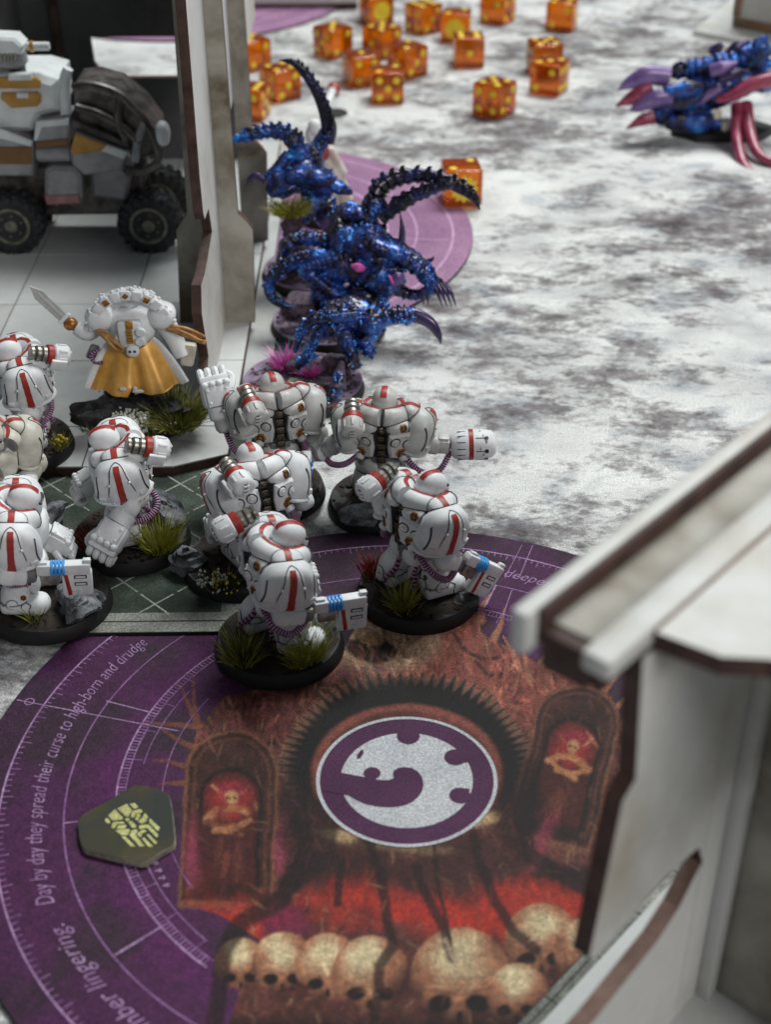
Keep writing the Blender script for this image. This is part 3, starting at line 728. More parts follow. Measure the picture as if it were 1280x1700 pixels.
# ================================================================ LEFT RUIN
FZ0, FZ = TZ + .02, 5.1
lb = thing('ruined_building', 'white laser-cut ruin with tiled floor and stained pillars behind the caped officer', 'building', (-110, 450, FZ0))
LO = np.array([-110, 450, FZ0])
fpoly = [(-230, 351), (-62, 351), (-47, 357.5), (-46.2, 362), (-46.2, 622), (-230, 622)]
MB().add(prism([(x + 110, y - 450) for x, y in fpoly], 0, FZ - FZ0 - .45)).build('floor_plate', M['mdfedge'], lb, 0)
def clip_poly(P, a, b, c):
    out = []; n = len(P)
    for i in range(n):
        p, q = np.array(P[i]), np.array(P[(i + 1) % n]); dp, dq = a * p[0] + b * p[1] - c, a * q[0] + b * q[1] - c
        if dp <= 0: out.append(tuple(p))
        if dp * dq < 0: out.append(tuple(p + (q - p) * dp / (dp - dq)))
    return out
k = 0
for i in range(5):
    for j in range(7):
        x0, y0 = -46.2 - 42 * (i + 1), 374 + 42 * (j - 1); g_ = .22
        P = [(x0 + g_, y0 + g_), (x0 + 42 - g_, y0 + g_), (x0 + 42 - g_, y0 + 42 - g_), (x0 + g_, y0 + 42 - g_)]
        for (a, b, c) in ((0, -1, -351.3), (6.5 / 16.35, -15 / 16.35, (6.5 * -62 - 15 * 351) / 16.35 - .2), (0, 1, 621.7)):
            P = clip_poly(P, a, b, c) if P else P
        if len(P) < 3: continue
        MB().add(prism([(x + 110, y - 450) for x, y in P], FZ - FZ0 - .5, FZ - FZ0, .08)).build('floor_tile', M['floortile'] if (i * 3 + j * 5) % 4 else M['floortile2'], lb, 0)
def wall_mesh(poly, axis, a, b, org, inset=.35, holes=None):
    """upright board: poly in (along, z); faces get m0, cut edges m1"""
    n = len(poly); P = np.array(poly, float)
    V = []
    for s in (a, b):
        for x, z in P: V.append((x, s, z) if axis == 'y' else (s, x, z))
    F = [(tuple(range(n))), tuple(range(n, 2 * n))[::-1]]; Mx = [0, 0]
    for i in range(n): F.append((i, i + n, (i + 1) % n + n, (i + 1) % n)); Mx.append(1)
    mb = MB(); mb.V.append(np.array(V) - org); mb.n = 2 * n; mb.F = F; mb.M = Mx; return mb
# P1: stepped board running away from the camera
wall_mesh([(381, FZ), (470, FZ), (470, 150), (406, 150), (405, 72), (406.5, 60), (409, 57), (420, 56), (424, 46.5), (399, 43.6), (389, 44.6), (385.5, 37), (392.5, 19), (386, 16)], 'x', -57.4, -54.4, LO).build('side_wall', [M['mdfwhite'], M['mdfedge']], lb, 0)
wall_mesh([(470, 60), (620, 60), (620, 150), (470, 150)], 'x', -57.4, -54.4, LO).build('upper_side_wall', [M['mdfwhite'], M['mdfedge']], lb, 0)
# P2 / P3: pillars facing the camera, each in two halves either side of the board
for y in (443, 512):
    wall_mesh([(-54.3, FZ), (-44.6, FZ), (-43.4, 39), (-45, 41.5), (-48, 44.8), (-49.3, 150), (-54.3, 150)], 'y', y, y + 3, LO).build('pillar', [M['mdfgrunge'], M['mdfedge']], lb, 0)
    wall_mesh([(-57.5, FZ), (-70.2, FZ), (-68.6, 39), (-66.6, 42), (-64.6, 45), (-63, 150), (-57.5, 150)], 'y', y, y + 3, LO).build('pillar', [M['mdfgrunge'], M['mdfedge']], lb, 0)
# back wall with the long window
YB = 600
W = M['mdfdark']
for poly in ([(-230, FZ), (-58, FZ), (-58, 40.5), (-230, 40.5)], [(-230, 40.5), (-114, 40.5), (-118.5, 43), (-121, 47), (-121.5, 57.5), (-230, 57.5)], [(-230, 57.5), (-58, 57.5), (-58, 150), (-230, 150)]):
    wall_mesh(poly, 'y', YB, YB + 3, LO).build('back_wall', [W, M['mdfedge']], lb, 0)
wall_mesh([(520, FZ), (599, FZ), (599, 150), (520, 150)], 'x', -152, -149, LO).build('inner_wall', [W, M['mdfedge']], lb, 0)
for x0 in (-134.5,):
    MB().add(rbox(3, 4, 140, .2), T((x0 + 110, YB - 2.2 - 450, 75))).build('wall_rib', M['mdfedge'], lb)
# ================================================================ RIGHT RUIN (near, out of focus)
AZ = math.radians(41.6); rn = np.array([math.cos(AZ), -math.sin(AZ)]); rd = np.array([math.sin(AZ), math.cos(AZ)])
RC0 = -91.5                                             # kerb line of its printed mat
def rw(wv, al): return rn * (RC0 + wv) + rd * al         # (offset from kerb, distance along)
ro = rw(30, 170)
rbld = thing('ruined_building', 'near white laser-cut ruin with overhanging ledge and window slot beside the emblem mat', 'building', (ro[0], ro[1], FZ0), -math.degrees(AZ))
# local frame: x = offset across (rn), y = along (rd)
ter2 = thing('tile_print_mat', 'grey stone print mat peeking out under the near ruin', 'mat', (ro[0], ro[1], 0), -math.degrees(AZ))
MB().add(prism([(-30, -140), (120, -140), (120, 90), (-30, 90)], DT + .03, TZ - .03, .1)).build('backing', M['matside'], ter2, 0)
MB().add(prism([(-29.7, -139), (119, -139), (119, 89), (-29.7, 89)], TZ - .05, TZ)).build('printed_top', M['stoneprint'], ter2, 0)
mb = MB(); strip(mb, (-28.2, -139), (-28.2, 89), .35, TZ + .02)
for i in range(16): strip(mb, (-29.6, -135 + i * 14), (-26, -135 + i * 14), .35, TZ + .03)
mb.build('stone_joint', M['matside'], ter2, 0)
Z0 = FZ0
def RL(wv, al, z): return np.array([wv - 30, al - 170, z - Z0])
def rboard(poly, w0, w1, name, mats, par=rbld):
    n = len(poly); V = [RL(w_, a, z) for w_ in (w0, w1) for a, z in poly]
    F = [tuple(range(n)), tuple(range(n, 2 * n))[::-1]]; Mx = [0, 0]
    for i in range(n): F.append((i, i + n, (i + 1) % n + n, (i + 1) % n)); Mx.append(1)
    mb = MB(); mb.V.append(np.array(V)); mb.n = 2 * n; mb.F = F; mb.M = Mx
    return mb.build(name, mats, par, 0)
MB().add(prism([(4.5 - 30, 40 - 170), (90, -130), (90, 80), (4.5 - 30, 250 - 170)], 0, FZ - FZ0 - .02)).build('floor_plate', [M['floortile2']], rbld, 0)
# one board: tall upper part, slot, and low sill
rboard([(123.3, 53.2), (125.6, 51.4), (135.7, 52.1), (144.8, 52.9), (154.8, 51.2), (157.0, 46), (157.0, 108), (128.2, 108), (130.5, 84.7), (127.6, 82.6)], 19, 22, 'window_wall', [M['mdfwhite'], M['mdfedge']])
rboard([(40, FZ), (157.0, FZ), (157.0, 45.6), (155.2, 44.2), (150.9, 39.8), (145.2, 37.1), (127.1, 34.6), (40, 34.2)], 19, 22, 'sill_wall', [M['mdfwhite'], M['mdfrose']])
rboard([(157.1, FZ), (230, FZ), (230, 108), (157.1, 108)], 19, 22, 'side_wall', [M['mdfwhite'], M['mdfedge']])
# cross wall
MB().add(rbox(80, 3, 102.6, .15), T(RL(62.2, 168.4, 5.1 + 51.3))).build('cross_wall', M['mdfgrunge'], rbld)
MB().add(rbox(2.6, 3.0, 102.6, .15), T(RL(23.4, 165.2, 56.4))).build('corner_post', M['mdfwhite'], rbld)
MB().add(rbox(2.0, 5, 62, .15), T(RL(45, 164.2, 36.2))).build('wall_rib', M['mdfedge'], rbld)
for i in range(2): MB().add(rbox(70, .5, .25, .05, 1), T(RL(60, 150 - i * 34, 5.2))).build('floor_joint', M['mdfedge'], rbld)
# roof deck and cornice strips
rdeck = [(22.3, 130.3), (31.1, 131.5), (36, 135.2), (110, 136), (110, 230), (22.3, 230)]
mb = MB(); n = len(rdeck)
V = [RL(a, b, z) for z in (108.2, 111.2) for a, b in rdeck]
mb.V.append(np.array(V)); mb.n = 2 * n; mb.F = [tuple(range(n)), tuple(range(n, 2 * n))]; mb.M = [0, 0]
for i in range(n): mb.F.append((i, i + n, (i + 1) % n + n, (i + 1) % n)); mb.M.append(1)
mb.build('roof_deck', [M['mdfwhite'], M['mdfedge']], rbld, 0)
def cbar(w0, w1, a0, a1, z0, z1, name, m, b=.25):
    c = RL((w0 + w1) / 2, (a0 + a1) / 2, (z0 + z1) / 2); MB().add(rbox(w1 - w0, a1 - a0, z1 - z0, b), T(c)).build(name, m, rbld)
cbar(17.2, 21.8, 120.6, 230, 108.4, 111.6, 'cornice_strip', M['mdfwhite'], .7)
cbar(21.82, 22.28, 130.5, 230, 108.6, 111.3, 'cornice_seam', M['mdfrose'], .05)
cbar(9.6, 17.0, 125.4, 230, 106.6, 109.4, 'cornice_trough', M['mdfgrunge'])
cbar(9.6, 17.0, 123.0, 125.3, 103, 109.0, 'cornice_end', M['mdfedge'])
cbar(8.9, 9.55, 123, 230, 107, 112.3, 'cornice_seam', M['mdfedge'], .05)
cbar(6.0, 8.85, 120.5, 230, 105.5, 112.5, 'cornice_rail', M['mdfwhite'], .8)
cbar(17.1, 18.9, 124, 230, 103, 108.2, 'bracket', M['mdfedge'])

# ================================================================ FAR TERRAIN
ft = thing('ruin_corner', 'far pale ruin corner with brown framed wall panel beyond the horned beast', 'terrain', (200, 800, 0))
fo = np.array([200, 800, 0.]); fq = lambda px, py, z: (gp(px, py, z) - fo)
A0, A1, A2 = fq(1152, 50, 3), fq(1290, 77, 3), fq(1225, -10, 3)
MB().add(prism([A0[:2], A1[:2], A1[:2] + (60, 0), A1[:2] + (60, 150), A2[:2]], 0, 3)).build('base_plate', M['mdfwhite'], ft, 0)
w0, w1 = fq(1213, 44, 3), fq(1300, 61, 3); wd_ = unit((w1 - w0)[:2]); wa = math.degrees(math.atan2(wd_[1], wd_[0])); FT = T((w0[0], w0[1], 3), (0, 0, wa))
MB().add(rbox(120, 3, 70, .2), FT @ T((60.5, 1.6, 35.2))).build('wall_panel', M['mdfwhite'], ft)
MB().add(rbox(3, 90, 70, .2), FT @ T((2.2, 48.5, 35.2))).build('wall_panel', M['mdfwhite'], ft)
brown = paint('brown_scorch_frame', (.14, .075, .04), (.30, .17, .10), .05, .6)
MB().add(rbox(118, .8, 4.6, .15), FT @ T((60.5, -.35, 3.2))).build('frame_rail', brown, ft)
MB().add(rbox(4.6, .8, 60, .15), FT @ T((3.0, -.35, 36.2))).build('frame_stile', brown, ft)
fw = thing('low_wall', 'low pale wall board at the far table edge behind the dice', 'wall', (-60, 859, 0))
MB().add(rbox(150, 3, 34, .2), T((-30, 0, 17.2))).build('board', M['mdfwhite'], fw)
MB().add(rbox(150, 3.2, 3, .2), T((-30, -.3, 1.6))).build('foot_strip', M['mdfedge'], fw)

# ================================================================ MINIATURES: shared bits
def base_disc(par, R, seed, top='earth', rim='blackrim', h=3.6):
    MB().add(lathe([(R, 0), (R + .05, .4), (R - .75, h - .25), (R - 1.0, h)], 64)).build('base_rim', M[rim], par, 30)
    n = 56; V = [(0, 0, 0)]; F = []; rings = 14; rt = R - .9
    for j in range(1, rings + 1):
        for i in range(n): a = 2 * math.pi * i / n; V.append((rt * j / rings * math.cos(a), rt * j / rings * math.sin(a), 0))
    V = np.array(V); rr = np.hypot(V[:, 0], V[:, 1]) / rt
    V[:, 2] = h - .1 + (fbm(np.c_[V[:, :2] * .35, V[:, 0] * 0 + seed], 4) - .3) * 2.4 * np.clip(1.02 - rr ** 6, 0, 1)
    for i in range(n): F.append((0, 1 + i, 1 + (i + 1) % n))
    for j in range(rings - 1):
        for i in range(n): a = 1 + j * n; F.append((a + i, a + n + i, a + n + (i + 1) % n, a + (i + 1) % n))
    MB().add((V, F)).build('base_ground', M[top], par, 180)
    r = random.Random(int(seed) * 13 + 1); mb = MB()
    for _ in range(60):
        a = r.uniform(0, 6.283); q = rt * math.sqrt(r.uniform(.1, .93)); k = r.uniform(.25, .95)
        mb.add(rock(k * r.uniform(1, 1.6), k, k * .7, r.randrange(999), .2, 8, 0, 9, 6), T((q * math.cos(a), q * math.sin(a), h + .25), (r.uniform(-20, 20), 0, r.uniform(0, 180))))
    mb.build('base_gravel', M[top], par, 30, kind='stuff')
def tuft(par, x, y, z, R, h, n, seed, mats=('grass1', 'grass2', 'grass3'), lean=.55, name='grass_tuft', wd=.19):
    r = random.Random(seed); mb = MB()
    for _ in range(int(n * 1.5)):
        a = r.uniform(0, 6.283); q = math.sqrt(r.random()) * R; x0, y0 = x + q * math.cos(a), y + q * math.sin(a)
        a2 = a + r.uniform(-.5, .5); L = h * r.uniform(.55, 1.1); ln = lean * (q / R * .8 + r.uniform(0, .35)); dx, dy = math.cos(a2), math.sin(a2)
        px, py = -dy, dx; V = []; F = []; th = r.uniform(0, 3.14); wx, wy = math.cos(th), math.sin(th)
        for k in range(4):
            s = k / 3; w_ = wd * (1 - s * .9); cx = x0 + dx * L * ln * s * (1 + .5 * s); cy = y0 + dy * L * ln * s * (1 + .5 * s); cz = z + L * s * (1 - .25 * ln * s)
            V += [(cx - wx * w_, cy - wy * w_, cz), (cx + wx * w_, cy + wy * w_, cz)]
        F = [(0, 1, 3, 2), (2, 3, 5, 4), (4, 5, 7, 6)]
        mb.add((np.array(V), F), m=r.choices(range(len(mats)), [4, 4, 2][:len(mats)])[0])
    mb.build(name, [M[k] for k in mats], par, 0)
def flowers(par, x, y, z, R, n, seed, m='petal', rad=(.22, .5), stem=True, h=3.5, name='flower_cluster'):
    r = random.Random(seed); mb = MB()
    for _ in range(n):
        a = r.uniform(0, 6.283); q = math.sqrt(r.random()) * R; p = np.array([x + q * math.cos(a), y + q * math.sin(a), z + r.uniform(.25, 1) * h])
        mb.add(sup(1, 1, 1, 6, 4), T(p, (r.uniform(0, 90), 0, 0), r.uniform(*rad)))
        if stem: mb.add(tube([(p[0] * .9 + x * .1, p[1] * .9 + y * .1, z), p], [.07, .05], 3, 2), m=1)
    mb.build(name, [M[m], M['grass1']], par, 180)
def stone(par, loc, r, seed, m='slate', rot=(0, 0, 0), layers=0, amp=.2, planes=14):
    MB().add(rock(*r, seed, amp, planes, layers, 34, 22), T(loc, rot)).build('rock', M[m], par, 28)
def rune(mb, t, r=1.5, m=0):
    """small hexagonal badge with a raised zigzag"""
    mb.add(lathe([(r, -.3), (r, .25), (r * .9, .35)], 6), t, m)
    for i, (x, y, sx, sy) in enumerate(((-.45, 0, .22, 1.0), (.45, 0, .22, 1.0), (0, .5, 1.1, .22), (0, -.5, 1.1, .22))):
        mb.add(rbox(sx * r, sy * r, .22, .05, 1), t @ T((x * r, y * r, .42)), m + 1)

def gun(par, t):
    g = MB()
    g.add(rbox(3.4, 15, 3.6, .7), t @ T((0, 5, 4.6))); g.add(rbox(2.9, 8.4, 8.2, .7), t @ T((0, 8.6, -.4)))
    g.add(rbox(1.6, 2.2, 1.2, .3), t @ T((0, 11.6, 6.8))); g.add(rbox(1.6, 2.6, 1.0, .3), t @ T((0, -.6, 6.6)))
    for x in (-1, 1):
        for y, z in ((8.2, 1.6), (8.2, -.8)): pass
    o = g.build('gun', M['white'], par)
    d = MB()
    for s in (-1, 1):
        for z in (2.2, -.2):
            d.add(rbox(.35, 3.6, 1.25, .12, 1), t @ T((s * 1.42, 9.6, z)), 0); d.add(rbox(.35, 2.9, .65, .12, 1), t @ T((s * 1.52, 9.6, z)), 1)
        for k in range(4): d.add(rbox(.5, 1.3, 1.3, .4), t @ T((s * 1.4, 7.6 + 1.7 * (k % 2), -2.4 - 1.2 * (k // 2))), 1)
    d.build('gun_vent', [M['line'], M['white']], o)
    MB().add(rbox(3.15, 1.3, 8.0, .3), t @ T((0, 6.0, -.2), (8, 0, 0))).build('gun_band', M['red'], o)
    c = MB()
    for k in range(4): c.add(lathe([(1.95, 0), (2.35, .25), (2.35, .75), (1.95, 1.0)], 14), t @ T((0, 1.4 + k * 1.05, 4.6)) @ TY)
    c.build('gun_coil', M['blue'], o)
    k_ = MB(); k_.add(cyl(1.7, 3.6, 8, .3), t @ T((0, -6, 3.4)) @ TY); k_.add(cyl(1.1, 2.4, 10), t @ T((0, -8, 3.4)) @ TY); k_.add(rbox(2.2, 5, 3.4, .4), t @ T((0, 1.2, 1.0)))
    k_.build('gun_breech', M['steel'], o)
def gauntlet(par, t, cannon=False):
    g = MB()
    if cannon:
        g.add(lathe([(3.2, -1), (4.3, 0), (4.9, 2.5), (4.9, 9), (4.4, 12), (3.2, 13.2), (.5, 13.5)], 22), t @ TY)
        o = g.build('gauntlet', M['white'], par)
        MB().add(lathe([(4.9, 0), (5.0, .1), (5.0, 1.4), (4.9, 1.5)], 26), t @ T((0, 4.6, 0)) @ TY).build('gauntlet_band', M['red'], o)
        d = MB()
        for i in range(7):
            a = i * 26; R_ = T(rot=(0, a, 0))
            d.add(rbox(.28, 2.6, .2, .03, 1), t @ R_ @ T((0, 2.2, 4.82))); d.add(rbox(.9, .26, .2, .03, 1), t @ R_ @ T((0, 8.2 + (i % 3), 4.85)))
            if i % 2: d.add(rbox(.26, 3.2, .2, .03, 1), t @ R_ @ T((.9, 8.4, 4.82))); d.add(lathe([(.7, 0), (.7, .15)], 10), t @ R_ @ T((.9, 10.2, 4.62)))
        for i in range(5): d.add(rbox(.3, .8, .2, .03, 1), t @ T(rot=(0, -60 + i * 9, 0)) @ T((0, 11.2, 4.45)))
        d.build('circuit_line', M['line'], o)
    else:
        g.add(rbox(8.2, 7.6, 6.2, 1.6), t @ T((0, 2.5, 0))); g.add(rbox(6.2, 5.4, 1.0, .35), t @ T((0, 1.8, 3.3))); g.add(rbox(7.8, 1.9, 3.4, .6), t @ T((0, 6.4, .4)))
        g.add(cyl(3.4, 4, 14, .6), t @ T((0, -4.6, 0)) @ TY)
        for s in (-1, 1): g.add(sup(.45, .45, .3, 8, 5), t @ T((s * 2.4, .2, 3.85))); g.add(sup(.45, .45, .3, 8, 5), t @ T((s * 2.4, 3.4, 3.85)))
        o = g.build('gauntlet', M['white'], par)
        for i in range(4): MB().add(sup(1.05, 1.0, 1.1, 12, 8), t @ T((-2.9 + i * 1.95, 5.0, 3.05))).build('knuckle', M['white'], o)
        for i in range(4): MB().add(tube([(-3 + i * 2, 6.8, 0), (-3 + i * 2, 8.8, -.9), (-3 + i * 2, 8.4, -3.2), (-3 + i * 2, 6.2, -3.6)], [.95, .95, .85, .7], 8, 4), t).build('finger', M['white'], o)
        MB().add(tube([(4, 3, -1), (5.2, 6, -2), (3.4, 7.8, -2.8)], [1.1, 1.0, .8], 8, 4), t).build('thumb', M['white'], o)
        l_ = MB(); l_.add(lathe([(3.5, 0), (3.5, .35)], 14), t @ T((0, -1.0, 0)) @ TY); l_.build('seam', M['line'], o)

def trooper(name, label, loc, rz, seed, lean=6, right=None, left=None, skin='white', scale=.86, step=(1.5, -1.5), group='white armoured troopers', tufts=(), stones=(), flw=(), head_gold=False, launcher=True, twist=0, off=(0, 0)):
    """armoured figure; local +y is the way it faces, +x its right hand"""
    p = thing(name, label, 'miniature', loc, rz, group)
    WH = M[skin]; zb = 3.9
    base_disc(p, 16, seed)
    S = T((off[0], off[1], zb), (0, 0, 0), scale)
    core = MB(); lining = MB(); I4 = np.eye(4)
    # legs
    for s, fy in ((-1, step[0]), (1, step[1])):
        hip, knee, foot = np.array([s * 3.7, 0, 14]), np.array([s * 5.4, 1.2 + fy * .6, 9]), np.array([s * 6.2, fy, 0])
        lg = MB(); d = foot - knee
        lg.add(rbox(8.0, 10.5, 4.4, 1.7, 3), S @ T(foot + (0, .6, 2.3), (0, 0, -s * 10)))
        lg.add(sup(3.9, 4.2, 3.2, 16, 10, .8, zmin=-2), S @ T(foot + (s * .9, 5.2, 2.1), (0, 0, -s * 10)))
        lg.add(tube([foot + (0, -.4, 3.6), foot + (0, -.2, 6.2), knee + (0, .2, .6)], [4.6, 4.1, 3.9], 16, 5), S)
        leg = lg.build('leg', WH, p)
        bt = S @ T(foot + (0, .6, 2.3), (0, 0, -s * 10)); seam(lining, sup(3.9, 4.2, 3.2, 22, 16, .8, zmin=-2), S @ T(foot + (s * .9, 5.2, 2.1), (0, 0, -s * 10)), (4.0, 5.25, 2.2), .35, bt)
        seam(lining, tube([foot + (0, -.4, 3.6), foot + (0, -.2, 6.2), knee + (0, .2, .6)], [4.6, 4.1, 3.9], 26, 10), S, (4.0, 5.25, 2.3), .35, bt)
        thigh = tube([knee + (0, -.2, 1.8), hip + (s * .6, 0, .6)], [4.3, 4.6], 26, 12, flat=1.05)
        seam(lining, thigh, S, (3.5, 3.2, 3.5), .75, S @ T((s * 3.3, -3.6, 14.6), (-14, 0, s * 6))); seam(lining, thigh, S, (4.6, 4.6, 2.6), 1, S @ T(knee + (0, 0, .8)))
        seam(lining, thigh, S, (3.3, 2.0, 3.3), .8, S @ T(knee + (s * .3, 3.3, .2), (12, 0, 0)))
        core.add(sup(3.9, 3.9, 3.9, 14, 9), S @ T(knee + (0, -.2, .9)))
        MB().add(tube([knee + (0, -.2, 1.8), hip + (s * .6, 0, .6)], [4.3, 4.6], 14, 5, flat=1.05), S).build('thigh', WH, p)
        kp = MB(); kp.add(sup(3.3, 2.0, 3.3, 14, 9, .8), S @ T(knee + (s * .3, 3.3, .2), (12, 0, 0))); kp.build('knee_pad', WH, leg)
        dn = MB()
        for sd in (-1, 1): dn.add(lathe([(1.5, 0), (1.5, .3), (1.2, .42)], 14), S @ T(foot + (sd * 4.05, -1.0, 4.8), (0, sd * 90, 0)))
        dn.add(lathe([(1.5, 0), (1.5, .4), (1.2, .5)], 14), S @ T(foot + (0, -4.55, 5.2), (90, 0, 0)))
        dn.build('ankle_disc', WH, leg)
        for sd in (-1, 1):
            core.add(lathe([(1.75, 0), (1.75, .18)], 14), S @ T(foot + (sd * 4.03, -1.0, 4.8), (0, sd * 90, 0)))
        core.add(lathe([(1.75, 0), (1.75, .2)], 14), S @ T(foot + (0, -4.5, 5.2), (90, 0, 0)))
        core.add(lathe([(4.75, 0), (4.75, .3)], 18), S @ T(foot + (0, -.4, 4.35)))
        ru = MB(); ru.add(rbox(2.7, 2.7, .6, .3), S @ T(knee + (s * 4.0, .6, -2.4), (0, s * 84, 0)), 2); rune(ru, S @ T(knee + (s * 4.3, .6, -2.4), (0, s * 84, 0)), .95)
        ru.add(rbox(2.7, .6, 2.7, .3), S @ T(knee + (s * 1.2, -3.9, -1.6), (0, 0, 0)), 2); rune(ru, S @ T(knee + (s * 1.2, -4.2, -1.6), (90, 0, 0)), .95)
        ru.build('leg_badge', [M['orange'], M['line'], WH], leg)
        hs = MB(); hose(hs, [S[:3, :3] @ q + S[:3, 3] for q in (knee + (-s * 2.4, -3.2, .8), knee + (-s * 3.2, -5.0, -1.6), foot + (-s * 2.6, -5.3, 3.8), foot + (-s * 1.8, -4.2, 2.4))], .85 * scale, 8)
        hs.build('leg_hose', [M['pinkhose'], M['darkhose']], leg)
    # hips and waist
    core.add(lathe([(6.2, 12.6), (6.6, 15), (6.4, 19)], 18), S); core.add(sup(6.5, 5.6, 4, 16, 10), S @ T((0, 0, 14.5)))
    pv = MB()
    for s in (-1, 1): pv.add(sup(3.5, 3.2, 3.5, 14, 10, .75), S @ T((s * 3.3, -3.6, 14.6), (-14, 0, s * 6)))
    pv.add(sup(3.2, 2.2, 3.6, 12, 8, .8), S @ T((0, 5.0, 14.2))); pv.build('hip_plate', WH, p)
    bl = MB()
    for i in range(12):
        a = i * 30 + 15; bl.add(rbox(2.9, 1.2, 2.2, .35), S @ T((6.9 * math.cos(math.radians(a)), 6.3 * math.sin(math.radians(a)), 17.9), (0, 0, a + 90)))
    bl.build('belt', M['grey'], p)
    B = S @ T((0, 0, 17.5), (-lean, 0, twist)) @ T((0, 0, -17.5))
    # torso
    tr = MB(); tr.add(sup(8.6, 7.3, 7.6, 28, 18, .82), B @ T((0, .8, 24))); tr.add(sup(6.0, 2.6, 5.2, 18, 10, .7), B @ T((0, 6.6, 24.4))); tr.build('torso', WH, p)
    core.add(sup(7.4, 6.8, 5.0, 18, 12), B @ T((0, -.2, 20.6)))
    ln = MB()
    for x_ in (-3.4, 3.4): ln.add(band(8.6, 7.3, 7.6, 200, 300, .14, 12, .82, axis='x', s0=x_, off=.06), B @ T((0, .8, 24)))
    for s in (-1, 1):
        for y_ in (-.5, 2.2): ln.add(band(3.5, 3.2, 3.5, 0, 180, .12, 10, .75, axis='y', s0=-2.0 + y_ * .4, off=.06), S @ T((s * 3.3, -3.6, 14.6), (-14, 0, s * 6)))
    ln.build('panel_line', M['line'], p)
    # backpack: two panels with knobs, spine between
    for s in (-1, 1):
        Bp = B @ T((s * 5.3, -6.6, 24.2), (8, 0, s * 24))
        pl = MB(); pl.add(prism([(-3.6, 4.2), (3.8, 4.6), (4.4, 1.0), (3.2, -3.4), (.6, -5.2), (-3.0, -4.4), (-3.9, -.5)] if s > 0 else [(3.6, 4.2), (-3.8, 4.6), (-4.4, 1.0), (-3.2, -3.4), (-.6, -5.2), (3.0, -4.4), (3.9, -.5)], -1.6, 2.0, .7), Bp @ T(rot=(90, 0, 0)))
        pan = pl.build('pack_panel', WH, p)
        kn = MB()
        for x, z in ((-1.7 * s, 1.8), (2.3 * s, .6)): kn.add(lathe([(1.35, 0), (1.35, .5), (1.0, .7), (.95, .55), (.6, .55), (.55, .95), (.3, 1.05)], 16), Bp @ T((x, -1.9, z), (90, 0, 0)))
        for x, z in ((-2.6 * s, -3.2), (2.4 * s, 3.6), (-2.8 * s, 3.4)): kn.add(sup(.32, .32, .25, 8, 5), Bp @ T((x, -2.05, z)))
        kn.build('knob', WH, pan)
        co = MB()
        for x, z in ((-1.7 * s, 1.8), (2.3 * s, .6)): co.add(lathe([(1.75, 0), (1.75, .14)], 16), Bp @ T((x, -1.92, z), (90, 0, 0)))
        co.build('knob_seam', M['line'], pan)
        ru = MB(); rune(ru, Bp @ T((.5 * s, -2.0, -2.5), (90, 0, 0)), 1.9); ru.build('rune_badge', [M['orange'], M['line']], pan)
        MB().add(prism([(-4.0, 4.6), (4.2, 5.0), (4.8, 1.0), (3.6, -3.8), (.6, -5.6), (-3.4, -4.8), (-4.3, -.5)] if s > 0 else [(4.0, 4.6), (-4.2, 5.0), (-4.8, 1.0), (-3.6, -3.8), (-.6, -5.6), (3.4, -4.8), (4.3, -.5)], -1.5, .6), Bp @ T(rot=(90, 0, 0))).build('pack_seam', M['line'], pan, 0)
        fl = MB(); fl.add(sup(4.2, 2.4, 2.7, 16, 10, .75), B @ T((s * 5.4, -6.0, 29.2), (30, 0, s * 26))); f_ = fl.build('pack_flap', WH, p)
        ru = MB(); rune(ru, B @ T((s * 5.4, -6.0, 29.2), (30, 0, s * 26)) @ T((s * .6, -1.5, 1.9), (52, 0, 0)), 1.5); ru.build('rune_badge', [M['orange'], M['line']], f_)
    sp = MB()
    for i in range(5): sp.add(rbox(2.9 - .2 * (i % 2), 2.6, 2.2, .5), B @ T((0, -7.2 + .35 * abs(i - 2), 18.2 + i * 2.55))); sp.add(rbox(1.5, 3.2, 1.0, .3), B @ T((0, -7.3 + .35 * abs(i - 2), 18.2 + i * 2.55)))
    sp.build('pack_spine', M['gunmetal'], p)
    # collar round the head, with painted crest
    for s in (-1, 1):
        for a0, a1, rt in ((5, 72, 3.3), (79, 138, 3.0)):
            P_ = [np.array([s * 6.6 * math.sin(math.radians(a)), .9 - 6.6 * math.cos(math.radians(a)), 32.6 - .014 * a]) for a in np.linspace(a0, a1, 5)]
            cl = MB().add(tube(P_, [rt * .86, rt, rt, rt, rt * .86], 14, 4), B).build('collar', WH, p)
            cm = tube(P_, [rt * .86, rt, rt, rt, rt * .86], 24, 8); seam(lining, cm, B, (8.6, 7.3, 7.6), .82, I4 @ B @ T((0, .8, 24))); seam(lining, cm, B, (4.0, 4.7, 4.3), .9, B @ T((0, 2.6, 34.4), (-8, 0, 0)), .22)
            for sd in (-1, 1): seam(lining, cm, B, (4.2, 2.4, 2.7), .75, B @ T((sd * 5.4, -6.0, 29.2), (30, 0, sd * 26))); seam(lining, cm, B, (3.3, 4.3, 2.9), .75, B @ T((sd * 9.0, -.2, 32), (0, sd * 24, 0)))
            core.add(sup(rt * 1.0, rt * 1.0, .25, 14, 6), B @ aim(P_[-1], P_[-1] - P_[-2]) @ T(rot=(90, 0, 0)))
            MB().add(tube(P_[0:5], [rt * .86, rt, rt, rt, rt * .86], 4, 4, arc=(2, 24) if s < 0 else (-24, -2), off=.09), B).build('collar_stripe', M['red'], cl)
    core.add(lathe([(5.4, 27), (5.6, 31.2), (4.2, 32.4)], 18), B @ T((0, 1.6, 0)))
    # helmet
    H = B @ T((0, 2.6, 34.4), (-8, 0, 0))
